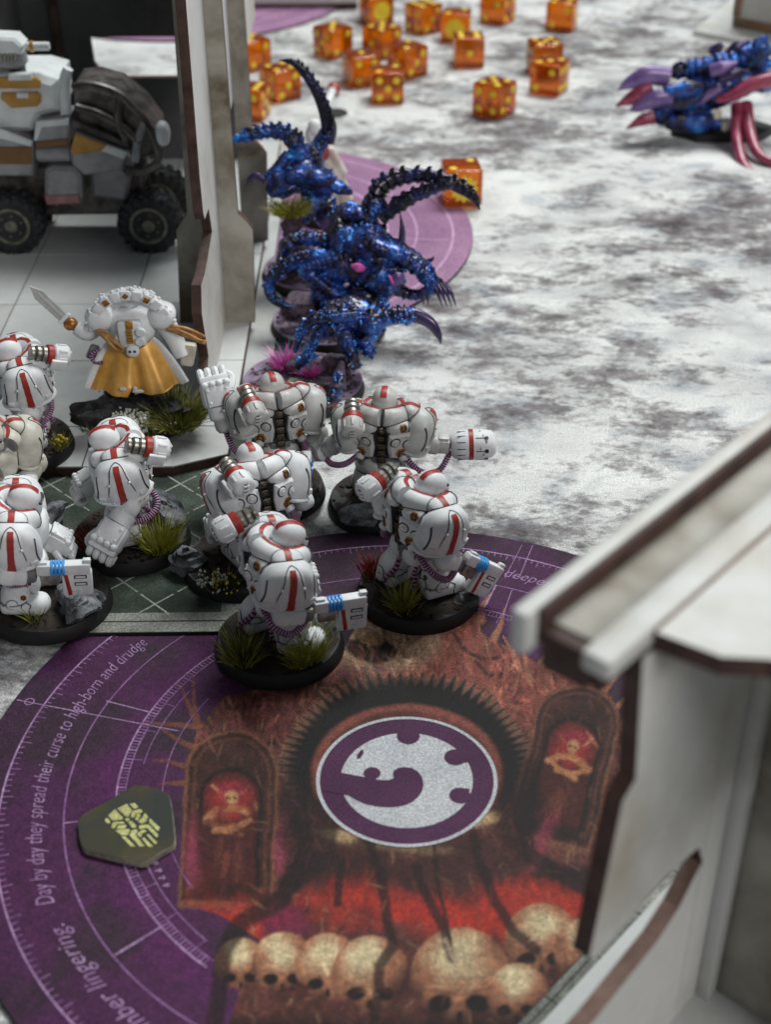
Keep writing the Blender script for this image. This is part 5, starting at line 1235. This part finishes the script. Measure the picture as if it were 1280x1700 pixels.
# front beast
b = Beast('crouching blue clawed beast on the purple grit base with pink tufts', (-26.5, 405, 0), 20, 5)
b.lump(585, 525, 6, 6.5, 6, 4.5, (0, -10, 0), 16); b.lump(560, 535, 3, 5, 5, 4, (0, 0, 0), 12); b.lump(615, 535, 3, 5, 5, 4.2, (0, 0, 0), 12); b.lump(600, 560, 6, 5, 4, 5, (0, 0, 0), 8); b.lump(552, 548, -1, 2.6, 2.4, 2.4, (0, 0, 0), 8)
b.tubes([(545, 540, 2), (528, 552, 1), (518, 570, 0), (510, 590, -1)], [2.4, 2.0, 1.6, 1.3], 14); b.tubes([(510, 590, -1), (500, 600, -1), (493, 610, 0)], [1.6, 1.5, 1.1], 10)
b.tubes([(570, 545, 0), (575, 570, -1), (585, 592, -2), (592, 612, -3)], [2.6, 2.1, 1.9, 1.6], 16); b.tubes([(600, 560, 2), (610, 580, 1), (618, 590, 0)], [2.2, 1.8, 1.4], 10)
b.tubes([(588, 590, -2), (580, 606, -4), (572, 608, -5)], [1.5, 1.2, .8], 6); b.tubes([(566, 620, -11), (560, 640, -13), (552, 656, -14.5)], [1.5, 1.7, 1.6], 12)
b.tubes([(612, 545, 2), (636, 532, 2), (655, 524, 2), (690, 524, 2)], [2.6, 2.0, 2.6, 2.4], 16)
b.tubes([(640, 505, 8), (625, 530, 5), (612, 545, 3)], [1.5, 1.9, 1.6], 6)
b.blade([(590, 522, 1), (555, 526, -1), (520, 530, -2), (500, 550, -2), (489, 585, -2)], [2.4, 2.6, 2.3, 1.7, .7], spikes=6); b.blade([(660, 522, 2), (690, 524, 2), (715, 537, 1), (728, 556, 0), (732, 571, 0)], [2.4, 2.5, 2.0, 1.2, .15], m='claw')
b.blade([(520, 566, 0), (512, 584, -1), (520, 592, -2), (530, 590, -3)], [1.4, 1.5, 1.1, .15], name='hook_claw')
b.plate(575, 512, 6, 7, 4.5, 2.2, (24, -8, 0)); b.plate(600, 520, 4, 4, 4, 2, (30, 20, 0)); b.done()
MB().add(tube([b.p(*q) for q in ((568, 600, -9), (564, 618, -10), (560, 645, -13))], [.6, 1.8, 2.8], 12, 5)).build('rock', M['purplebase'], b.o)
stone(b.o, (10.5, 5, 5), (6.5, 5, 5), 8, 'purplebase'); stone(b.o, (-1, 6, 5.5), (7, 6, 5), 3, 'purplebase'); stone(b.o, (-9, -3.5, 5), (2.2, 2, 2.4), 6, 'tanrock'); stone(b.o, (-2.5, -4, 4.5), (3, 2.2, 1.8), 7, 'tanrock')
for px, py, n_ in ((474, 612, 5.2), (512, 622, 3.6)):
    q = gp(px, py, 4) - b.c; tuft(b.o, q[0], q[1], 3.6, n_ * .42, n_ * 1.3, 130, int(px), ('pink', 'pink', 'pink'), .8, 'pink_tuft', .3); tuft(b.o, q[0] + .6, q[1] + 2.0, 3.6, n_ * .5, n_ * 1.25, 60, int(px) + 1, ('teal', 'teal', 'teal'), .9, 'teal_tuft', .22)
# middle beast
b = Beast('blue clawed beast with paired back scythes reaching toward the lone die', (-19.5, 446, DT + .05), 20, 15)
b.lump(575, 395, 4, 7, 7, 6, (0, 0, 0), 18); b.lump(610, 400, 2, 7.5, 7, 6.5, (0, 0, 0), 20); b.lump(640, 430, -2, 8, 6, 5.5, (0, 20, 0), 20); b.lump(640, 465, -6, 7, 5, 5, (0, 0, 0), 18); b.lump(600, 450, 0, 6, 6, 6, (0, 0, 0), 14); b.lump(560, 440, 2, 7, 6, 7, (0, 0, 0), 14); b.lump(580, 360, 8, 6, 5, 5, (0, 0, 0), 16); b.lump(545, 480, 2, 6, 6, 5, (0, 0, 0), 12); b.lump(600, 490, -2, 7, 5, 4, (0, 0, 0), 12)
b.tubes([(560, 425, 0), (525, 435, -2), (505, 445, -3), (530, 470, -3), (560, 490, -3)], [3, 2.6, 2.4, 2.0, 1.8], 16)
b.tubes([(550, 400, 4), (500, 395, 4), (478, 405, 3), (472, 425, 2)], [2.6, 2.4, 2.4, 1.4], 16)
b.tubes([(635, 415, -3), (675, 430, -6), (705, 455, -7), (722, 470, -7)], [3.0, 3.0, 2.8, 2.2], 26, 12); b.tubes([(640, 400, 2), (690, 430, -2), (715, 462, -5)], [2.4, 2.2, 1.8], 14)
b.tubes([(520, 470, 0), (540, 500, -2), (550, 520, -3)], [2.0, 1.8, 1.4], 10); b.tubes([(645, 480, -6), (635, 500, -8), (625, 520, -9)], [2, 1.7, 1.4], 8); b.tubes([(600, 370, 6), (620, 340, 8), (622, 330, 8)], [3.6, 3.4, 3.0], 16); b.tubes([(655, 480, -6), (690, 490, -7), (720, 478, -8)], [2, 1.8, 1.5], 12)
b.blade([(618, 345, 8), (632, 312, 9), (665, 295, 9), (710, 292, 8), (755, 305, 6), (785, 325, 4), (797, 349, 3)], [3.4, 3.2, 2.8, 2.4, 2.5, 1.8, .15], m='chitin2', ribs=16, spikes=12, tip=4)
b.blade([(632, 362, 6), (665, 338, 6), (705, 318, 6), (745, 305, 5), (775, 303, 5)], [2.6, 2.6, 2.3, 2.0, .3], m='chitin2', ribs=12, spikes=9, tip=3)
b.blade([(540, 425, -2), (500, 430, -3), (468, 445, -4), (447, 470, -4), (452, 494, -5), (472, 507, -6), (490, 508, -6)], [2.6, 2.8, 2.4, 2.0, 1.8, 1.3, .15], spikes=4)
b.claws(728, 470, -7, 4, 8.5, (.45, -.3, -.8)); b.claws(705, 480, -8, 2, 5, (.1, -.3, -.9))
b.blade([(665, 420, 2), (668, 385, 3), (664, 352, 4)], [2.0, 1.4, .1], m='claw', name='back_spine'); b.blade([(690, 440, 2), (715, 432, 1), (721, 425, 1)], [1.2, .8, .08], m='claw', name='back_spine'); b.blade([(473, 425, 2), (468, 445, 2), (473, 462, 1)], [1.6, 1.2, .2], m='violet', name='hook_claw')
b.plate(650, 418, -6, 8, 3, 2.6, (20, 22, 0)); b.plate(565, 385, 4, 4.5, 4, 5, (0, 30, 10), 'chitin2'); b.plate(590, 358, 5, 5, 3, 3, (20, 0, 0)); b.plate(660, 462, -11, 2.2, 1.4, 2.2, (0, -30, 0), 'violet', 'eye_plate'); b.done()
mb = MB(); mb.add(tube([b.p(583, 441, -9), b.p(594, 444, -10), b.p(604, 447, -9)], [.5, 1.8, .9], 10, 4, flat=.6)); mb.add(sup(.5, 1.0, 2.0, 8, 6), T(b.p(650, 465, -12), (0, -25, 0))); mb.build('pink_tongue', M['pink'], b.o)
stone(b.o, (-8, 5, 6), (9, 8, 6), 21, 'purplebase'); stone(b.o, (6, -2, 6), (9, 8, 6), 24, 'purplebase')
# rear beast
b = Beast('rear blue clawed beast with one tall upright scythe beside the pillar', (-25.5, 488, DT + .05), 20, 25)
b.lump(500, 290, 0, 8, 7, 6, (0, -12, 0), 20); b.lump(470, 305, -2, 6, 6, 5, (0, -20, 0), 14); b.lump(530, 300, 0, 7, 6, 5, (0, 20, 0), 16); b.lump(510, 268, 4, 6, 6, 5.5, (0, 0, 0), 14); b.lump(520, 330, 2, 5, 5, 6, (0, 0, 0), 10); b.lump(540, 350, 4, 5, 5, 6, (0, 0, 0), 10)
b.tubes([(500, 262, 2), (492, 240, 2), (485, 228, 2)], [3, 2.6, 2.6], 12); b.tubes([(520, 255, 4), (534, 235, 5), (542, 220, 5)], [3, 2.4, 2.4], 10)
b.tubes([(525, 320, 0), (515, 350, -3), (490, 372, -4), (478, 395, -4)], [2.8, 2.4, 2.6, 2.2], 20); b.tubes([(540, 340, 2), (560, 370, 0), (560, 400, 0)], [2.6, 2.2, 1.8], 12); b.tubes([(480, 255, 0), (462, 280, -2), (445, 300, -3)], [2.0, 2.2, 2.2], 14)
b.blade([(542, 236, 5), (546, 212, 5), (538, 180, 5), (525, 150, 5), (505, 120, 5), (485, 103, 5), (463, 100, 5)], [2.9, 2.8, 2.3, 2.0, 1.7, 1.3, .15], m='chitin2', spikes=14, ribs=0)
b.blade([(492, 236, 2), (470, 221, 1), (440, 219, 0), (410, 226, -1), (385, 233, -2)], [3.0, 2.8, 2.4, 2.2, 1.3], spikes=9, ribs=9)
b.blade([(440, 300, -3), (425, 292, -3), (414, 298, -3), (408, 308, -3)], [1.7, 1.3, .9, .1], m='claw', name='hook_claw'); b.blade([(455, 315, -4), (450, 325, -4), (462, 328, -5)], [1.0, .8, .1], m='claw', name='hook_claw')
b.plate(515, 296, -6, 9, 3, 3.4, (24, 4, 0)); b.plate(470, 312, -6, 6, 3, 2, (20, -18, 0)); b.plate(555, 308, -2, 7, 2.6, 2, (20, 24, 0)); b.plate(545, 372, 0, 3, 2.4, 4, (0, -30, 0), 'violet'); b.done()
q = b.p(482, 352, -10); tuft(b.o, q[0], q[1], q[2] - 1, 4.6, 5.5, 330, 77, YG, 1.0, wd=.34); stone(b.o, (q[0], q[1], q[2] - 5), (5, 5, 5), 41, 'purplebase'); stone(b.o, (-9, 1, 8), (7, 8, 7), 31, 'purplebase'); stone(b.o, (-4, 0, 7), (8, 8, 6), 32, 'darkrock')

# ---------------------------------------------------------------- ivory and red figure behind them
fg = thing('fallen_figure', 'small ivory figure with red bulb head and raised arm behind the rear beast', 'miniature', (-22, 545, DT + .03))
fc = np.array([-22, 545, DT + .03]); fp = lambda px, py, Y=0: at(px, py, 545 + Y) - fc
base_disc(fg, 14, 44, 'tanrock')
mb = MB(); mb.add(tube([fp(575, 335), fp(560, 300), fp(545, 275), fp(530, 258)], [3.2, 3.4, 3.0, 2.4], 12, 5)); mb.add(sup(3.6, 3.2, 4, 14, 10), T(fp(528, 258))); mb.add(tube([fp(570, 290), fp(555, 262), fp(548, 245)], [2.2, 2, 1.6], 10, 4)); mb.add(tube([fp(545, 360), fp(548, 335), fp(556, 310)], [4.5, 4, 3], 10, 4))
MB().add(fuse(mb, .6)).build('body', M['ivory'], fg, 180)
mb = MB(); mb.add(tube([fp(527, 250), fp(515, 225), fp(522, 205)], [2.0, 1.9, 1.7], 10, 5)); mb.add(sup(2.6, 2.4, 3.4, 12, 8, .8), T(fp(522, 212))); mb.build('raised_arm', M['white'], fg)
MB().add(sup(3.0, 2.8, 3.6, 14, 10), T(fp(535, 253, -4))).build('red_bulb', M['redball'], fg)
st = thing('glow_stick', 'white peg with red cap lying on the mat near the dice', 'token', (-30, 655, 0))
sc0 = np.array([-30, 655, 0.]); q0, q1 = gp(541, 178, 2) - sc0, gp(552, 150, 3) - sc0
MB().add(tube([q0, (q0 + q1) / 2, q1], [2.0, 1.9, 2.0], 12, 4)).build('peg', M['white'], st)
MB().add(sup(3.2, 3.6, 3.0, 14, 10, .8), T(q1 + (0.6, 2, .2))).build('red_cap', M['redball'], st)
MB().add(lathe([(6.5, 0), (6.5, .5)], 20), T((q0[0] + 4, q0[1] - 3, 0))).build('foot', M['matside'], st)

# ================================================================ DICE
t = NT('amber_resin'); t.set(Base_Color=(.74, .17, .008, 1), Roughness=.06, Transmission_Weight=.86, IOR=1.45); M['amber'] = t.m
M['pip'] = paint('yellow_pip_paint', (.72, .50, .015), (.85, .64, .04), .3, .45, bump=None)
diebox = MB().add(rbox(15.4, 15.4, 15.4, 1.1, 3)).mesh('die_body', M['amber'], 60)
PIP = {1: [(0, 0)], 2: [(-1, -1), (1, 1)], 3: [(-1, -1), (0, 0), (1, 1)], 4: [(-1, -1), (1, 1), (-1, 1), (1, -1)], 5: [(-1, -1), (1, 1), (-1, 1), (1, -1), (0, 0)], 6: [(-1, -1), (1, 1), (-1, 1), (1, -1), (-1, 0), (1, 0)]}
def face_frame(k):   # +z, -y, +x, -x, +y, -z
    return [T(), T(rot=(90, 0, 0)), T(rot=(0, 90, 0)), T(rot=(0, -90, 0)), T(rot=(-90, 0, 0)), T(rot=(180, 0, 0))][k]
_dm = {}
def pips_mesh(vals, logo):
    k_ = (vals, logo)
    if k_ not in _dm:
        mb = MB()
        for k, v in enumerate(vals[:4]):
            fr = face_frame(k)
            if k == logo:
                pts = [((4.6 if i % 2 else 6.0) * math.cos(i * math.pi / 12), (4.6 if i % 2 else 6.0) * math.sin(i * math.pi / 12)) for i in range(24)]
                mb.add(prism(pts, 7.62, 7.76), fr)
            else:
                for x, y in PIP[v]: mb.add(sup(1.75, 1.75, .5, 14, 8), fr @ T((x * 4.1, y * 4.1, 7.58)))
        _dm[k_] = mb.mesh('pips', M['pip'], 60)
    return _dm[k_]
dice = [(765, 337, 6, (2, 1, 5, 3, 6, 4), 1, 'amber die on the mauve mat edge under the curved scythe'), (820, 188, 52, (5, 3, 2, 4, 6, 1), -1, 'single amber die standing alone on the pale mat'),
        (911, 152, -28, (3, 2, 6, 3, 1, 5), -1, 'amber die showing three on top in the pair nearest the horned beast'), (903, 118, 12, (5, 1, 3, 4, 2, 6), 2, 'amber die showing five on top behind its partner near the horned beast'), (777, 107, 3, (6, 1, 4, 2, 5, 3), -1, 'amber die showing six on top and one on its front, standing apart'),
        (643, 166, 2, (2, 5, 4, 3, 6, 1), -1, 'amber die with two on top and five pips facing the beasts'), (600, 138, 22, (1, 4, 2, 3, 5, 6), -1, 'amber die with a single pip on top in the middle cluster'), (676, 124, 40, (2, 3, 4, 1, 5, 6), -1, 'turned amber die with two on top leaning into the middle cluster'), (634, 92, 42, (5, 2, 3, 1, 4, 6), -1, 'amber die with five on top at the back of the middle cluster'),
        (553, 91, 42, (3, 2, 1, 5, 4, 6), 2, 'amber die with three on top and a sun emblem on one side'), (625, 36, 24, (4, 1, 3, 2, 6, 5), 1, 'amber die with four on top and sun emblem beside the far low wall'), (703, 52, 38, (6, 3, 2, 4, 1, 5), -1, 'turned amber die with six on top in the farthest row'), (757, 66, -8, (2, 1, 3, 5, 6, 4), 1, 'amber die with two on top and sun emblem beside a six in the farthest row'),
        (826, 36, -34, (1, 2, 4, 3, 5, 6), -1, 'amber die with one on top in the farthest row'), (932, 47, -18, (4, 2, 3, 5, 6, 4), -1, 'lone far amber die with four on top beyond the pair'), (417, 195, -14, (6, 2, 5, 1, 3, 4), -1, 'amber die with six on top half hidden beside the pillar'), (466, 162, 36, (4, 3, 6, 5, 1, 2), -1, 'amber die with four on top under the tall upright scythe'), (418, 112, 40, (3, 2, 4, 1, 5, 6), -1, 'amber die with three on top beside the pillar by the purple mat')]
pos = np.array([gp(d[0], d[1], 0)[:2] for d in dice])
for _ in range(60):
    for i in range(len(pos)):
        for j in range(i):
            dv = pos[i] - pos[j]; L = np.linalg.norm(dv)
            if L < 19.5: pos[i] += dv / L * (19.5 - L) / 2; pos[j] -= dv / L * (19.5 - L) / 2
for (d, q) in zip(dice, pos):
    lab = d[5] or 'translucent amber die with yellow pips in the far scatter of dice'
    e = thing('die', lab, 'die', (q[0], q[1], 7.72 + (DT + .1 if d is dice[0] else 0)), d[2], 'scattered amber dice')
    for nm, me_ in (('die_body', diebox), ('pips', pips_mesh(d[3], d[4]))):
        o = bpy.data.objects.new(nm, me_); scene.collection.objects.link(o); o.parent = e

# ================================================================ HORNED GUN BEAST (right)
b = Beast('large blue horned beast with violet jaws over a black hexagon base', (150, 640, 0), 0, 35, None, 'horned_beast')
MB().add(prism([(20 * math.cos(math.radians(a)) * 1.2 + 6, 20 * math.sin(math.radians(a)) * .7 + 2) for a in (0, 55, 125, 180, 235, 305)], 0, 4, .5)).build('base_rim', M['blackrim'], b.o)
b.lump(1180, 150, 0, 16, 8, 9, (0, -14, 0), 30); b.lump(1130, 165, -2, 12, 7, 7, (0, -10, 0), 24); b.lump(1220, 135, 2, 14, 9, 8, (0, -14, 0), 24); b.lump(1150, 200, -4, 14, 6, 5, (0, 4, 0), 14); b.lump(1110, 190, -3, 9, 5, 5.5, (0, 0, 0), 10); b.lump(1270, 120, 2, 12, 9, 9, (0, 0, 0), 14)
b.tubes([(1120, 122, 0), (1145, 115, 0), (1200, 105, 0), (1260, 85, 0)], [2.5, 3.5, 4.5, 5], 20); b.done()
for L, rad, m in (([(1110, 128, -4), (1075, 125, -5), (1045, 138, -6), (1026, 150, -6)], [4.5, 4.4, 3.0, .3], 'violet'), ([(1115, 160, -8), (1085, 165, -9), (1058, 178, -9), (1046, 184, -9)], [4.0, 4.2, 2.4, .3], 'violet'), ([(1165, 170, -8), (1180, 155, -9), (1196, 150, -9), (1155, 176, -9)], [1.0, 2.2, 1.6, .3], 'violet'),
                  ([(1210, 100, 0), (1225, 78, 0), (1245, 66, 0)], [4, 3, .3], 'claw'), ([(1180, 90, 2), (1196, 76, 2), (1180, 78, 2)], [2.4, 1.8, .3], 'claw'), ([(1255, 105, -3), (1265, 75, -3), (1274, 58, -3)], [5.5, 4.5, .4], 'chitin'), ([(1180, 118, -6), (1200, 112, -7), (1225, 103, -7)], [3, 3, .5], 'violet'), ([(1195, 130, -6), (1215, 122, -7), (1235, 116, -7)], [3, 2.8, .5], 'claw')):
    b.blade(L, rad, 'jaw_claw', m)
b.blade([(1082, 145, -5), (1065, 155, -6), (1045, 165, -7), (1023, 176, -7)], [4.2, 4.2, 3.0, .5], 'tongue', 'flesh'); b.blade([(1085, 195, -6), (1065, 200, -7), (1040, 214, -7)], [3.2, 2.8, .4], 'tongue', 'flesh')
b.blade([(1190, 165, -10), (1215, 160, -11), (1250, 140, -11), (1290, 130, -11)], [1.6, 2.6, 3.2, 3.4], 'flesh_tube', 'flesh', flat=1); b.blade([(1225, 175, -8), (1224, 230, -22), (1240, 280, -38), (1290, 306, -52)], [3.0, 2.4, 2.2, 2.2], 'flesh_tube', 'flesh', flat=1); b.blade([(1238, 175, -8), (1246, 222, -22), (1262, 258, -34), (1300, 276, -42)], [3.4, 2.6, 2.2, 2.0], 'flesh_tube', 'flesh', flat=1)
b.plate(1150, 205, -9, 13, 2.4, 4.6, (20, 4, 0)); b.plate(1135, 150, -8, 10, 3, 4, (20, -10, 0))
for px, py, r_ in ((1147, 205, .9), (1192, 190, 2.0), (1205, 210, 1.8)): MB().add(sup(r_, 1, r_ * 1.3, 10, 8), T(b.p(px, py, -10))).build('pale_node', M['ivory'], b.o)
MB().add(tube([b.p(1128, 132, -3), b.p(1120, 112, -3), b.p(1140, 104, -3), b.p(1150, 120, -3)], [1.0, 1.2, 1.2, 1.0], 8, 5)).build('loop_horn', M['chitin'], b.o)

# ================================================================ VEHICLE IN THE RUIN
YV = 503
vh = thing('toy_rover', 'white and ochre six-wheeled toy rover parked inside the ruin', 'vehicle', (-116, 512, FZ))
vc = np.array([-116, 512, FZ])
def vp(px, py, Y=YV): q = at(px, py, Y) - vc; return (q[0], q[2])
def vprism(poly, y0, y1, name, m, b_=.5, par=vh, Y=YV):
    v, f = prism([vp(x, y, Y) for x, y in poly], y0, y1, b_); v = np.stack([v[:, 0], v[:, 2], v[:, 1]], 1); f = [q[::-1] for q in f]
    return MB().add((v, f)).build(name, m, par, 35)
hull = vprism([(-140, 132), (60, 129), (92, 138), (98, 190), (62, 198), (54, 224), (-140, 224)], -7, 20, 'upper_hull', M['vwhite'], 2.2)
vprism([(-140, 130), (58, 130), (66, 136), (65, 148), (-140, 148)], -8.2, -6.6, 'ochre_panel', M['vyellow'], .4, hull); vprism([(0, 156), (60, 155), (66, 160), (66, 172), (60, 178), (18, 181), (0, 166)], -8.2, -6.6, 'ochre_panel', M['vyellow'], .4, hull)
vprism([(26, 155), (46, 155), (46, 164), (26, 164)], -8.8, -8, 'hatch_clip', M['vwhite'], .3, hull); vprism([(12, 124), (50, 122), (52, 134), (12, 135)], -9, -6, 'hatch_clip', M['vwhite'], .5, hull)
lh = vprism([(-140, 208), (0, 214), (54, 236), (54, 292), (-140, 292)], -9.5, 20, 'lower_hull', M['vgrey'], .8)
vprism([(-140, 206), (0, 212), (54, 233), (52, 242), (0, 228), (-140, 222)], -10.6, -9, 'hull_lip', M['vwhite'], .4, lh); vprism([(-140, 243), (53, 243), (53, 271), (-140, 271)], -10.1, -9.2, 'brown_band', M['vbrown'], .1, lh)
md = vprism([(60, 200), (114, 196), (114, 240), (58, 244)], -9.5, 6, 'mid_panel', M['vgrey'], .8)
vprism([(60, 200), (114, 196), (114, 206), (70, 210), (62, 232), (56, 232)], -10.3, -9.2, 'panel_lip', M['vwhite'], .3, md); vprism([(60, 234), (113, 229), (113, 240), (60, 244)], -10.2, -9.2, 'brown_band', M['vbrown'], .1, md)
mb = MB(); x0, z0 = vp(58, 258); x1, _ = vp(116, 258); mb.add(cyl(3.2, x1 - x0, 20, .5), T((x0, -6, z0), (0, 90, 0))); mb.build('fuel_tube', M['vgrey'], vh)
bx_ = vprism([(74, 282), (88, 276), (126, 278), (134, 292), (136, 330), (74, 334)], -10, 4, 'side_box', M['vgrey'], 1.4)
for px in (92, 118): mb = MB(); q = vp(px, 334); mb.add(sup(1.5, 1.5, 2.2, 12, 8), T((q[0], -8, q[1]))); mb.build('lamp', M['vpink'], bx_)
vprism([(74, 322), (132, 320), (134, 336), (78, 338)], -10.6, -9.2, 'lamp_bar', M['vpink'], .5, bx_)
fd = vprism([(117, 250), (126, 219), (178, 238), (212, 250), (200, 282), (140, 290), (120, 272)], -10, -6, 'front_fender', M['vgrey'], .7)
vprism([(117, 250), (125, 219), (178, 238), (168, 248), (126, 254)], -10.8, -9.7, 'ochre_panel', M['vyellow'], .3, fd); vprism([(178, 238), (212, 250), (206, 262), (168, 248)], -10.7, -9.7, 'fender_lip', M['vwhite'], .3, fd)
vprism([(146, 290), (200, 284), (214, 300), (206, 342), (150, 334)], -5, 8, 'suspension', M['vgrey'], 1.2)
cab = vprism([(118, 150), (150, 146), (190, 158), (228, 188), (256, 226), (262, 262), (215, 276), (210, 250), (178, 236), (120, 214)], -6, 18, 'cab', M['vdark'], 2.0)
for L in ([(118, 146), (155, 144), (200, 162), (240, 205), (258, 240)], [(124, 180), (160, 190), (205, 215), (230, 240)], [(120, 206), (175, 228), (212, 244)], [(200, 160), (195, 200), (208, 236)], [(258, 240), (262, 268), (236, 288), (205, 282)], [(238, 205), (226, 240), (222, 270)]):
    MB().add(tube([np.array([vp(x, y)[0], -7.5, vp(x, y)[1]]) for x, y in L], 1.5, 8, 5)).build('cage_bar', M['vdark'] if L[0][0] != 238 else M['vgrey'], cab)
mb = MB(); q = vp(268, 226); mb.add(sup(2.6, 4, 4.4, 14, 10, .8), T((q[0], -6, q[1]))); mb.build('head_lamp', M['vwhite'], vh)
mb = MB(); mb.add(tube([np.array([vp(x, y)[0], -6, vp(x, y)[1]]) for x, y in ((106, 192), (104, 140), (110, 118))], [2.0, 2.0, 1.8], 12, 4)); mb.build('roll_post', M['vwhite'], vh)
vprism([(-140, 292), (140, 290), (230, 300), (230, 330), (205, 372), (-140, 378)], 0, 20, 'chassis_shade_skirt', M['vdark'], 1)  # chassis, deepened into a dark block standing for the shade under the rover
gn = vprism([(-60, 78), (-20, 66), (20, 68), (34, 82), (32, 96), (-60, 100)], -6, 4, 'gun_housing', M['vwhite'], 1.0); vprism([(-60, 96), (30, 94), (36, 116), (20, 122), (-60, 122)], -5, 3, 'gun_body', M['vgrey'], .8, gn)
for px in range(-4, 22, 6): vprism([(px, 92), (px + 3, 92), (px + 3, 108), (px, 108)], -6, -4.8, 'cooling_fin', M['steel'], .1, gn)
q = vp(36, 88); mb = MB(); mb.add(cyl(1.5, 8, 14, .3), T((q[0], -1, q[1]), (0, 90, 0))); mb.add(cyl(2.0, 1.4, 14, .3), T((q[0] + 1, -1, q[1]), (0, 90, 0)), 1); mb.build('gun_barrel', [M['vwhite'], M['gold']], gn)
mb = MB(); q = vp(20, 124); mb.add(cyl(3, 5, 16, .4), T((q[0], -1, q[1] - 2))); mb.build('gun_mount', M['vdark'], vh)
def wheel(x, y, R):
    w_ = MB(); w_.add(lathe([(R * .62, -5.0), (R * .9, -4.8), (R, -3.4), (R, 3.4), (R * .9, 4.8), (R * .62, 5.0)], 36), T((x, y, R), (90, 0, 0)))
    for i in range(18):
        a = i * 20
        for s in (-1, 1): w_.add(rbox(2.0, 4.6, 1.4, .3), T((x, y, R)) @ T(rot=(0, a + s * 5, 0)) @ T((0, s * 2.6, R)) @ T(rot=(0, 0, s * 18)))
        w_.add(rbox(1.8, .9, 3.0, .25), T((x, y, R)) @ T(rot=(0, a, 0)) @ T((0, -4.9, R * .86)))
    wo = w_.build('wheel', M['rubber'], vh)
    r_ = MB(); r_.add(lathe([(R * .63, 0), (R * .63, 1.6), (R * .54, 1.6), (R * .5, .6), (R * .22, .8), (R * .2, 1.7), (1.0, 2.0)], 28), T((x, y - 4.0, R), (90, 0, 0)))
    for i in range(6): a = math.radians(i * 60 + 20); r_.add(sup(.55, .5, .55, 8, 5), T((x + R * .37 * math.cos(a), y - 5.0, R + R * .37 * math.sin(a))))
    r_.build('rim', M['rim'], wo)
for px in (245, 18):
    q = at(px, 345 if px > 100 else 360, YV) - vc; wheel(q[0], -6.5, 11.2); wheel(q[0] + .5, 17.5, 11.2)
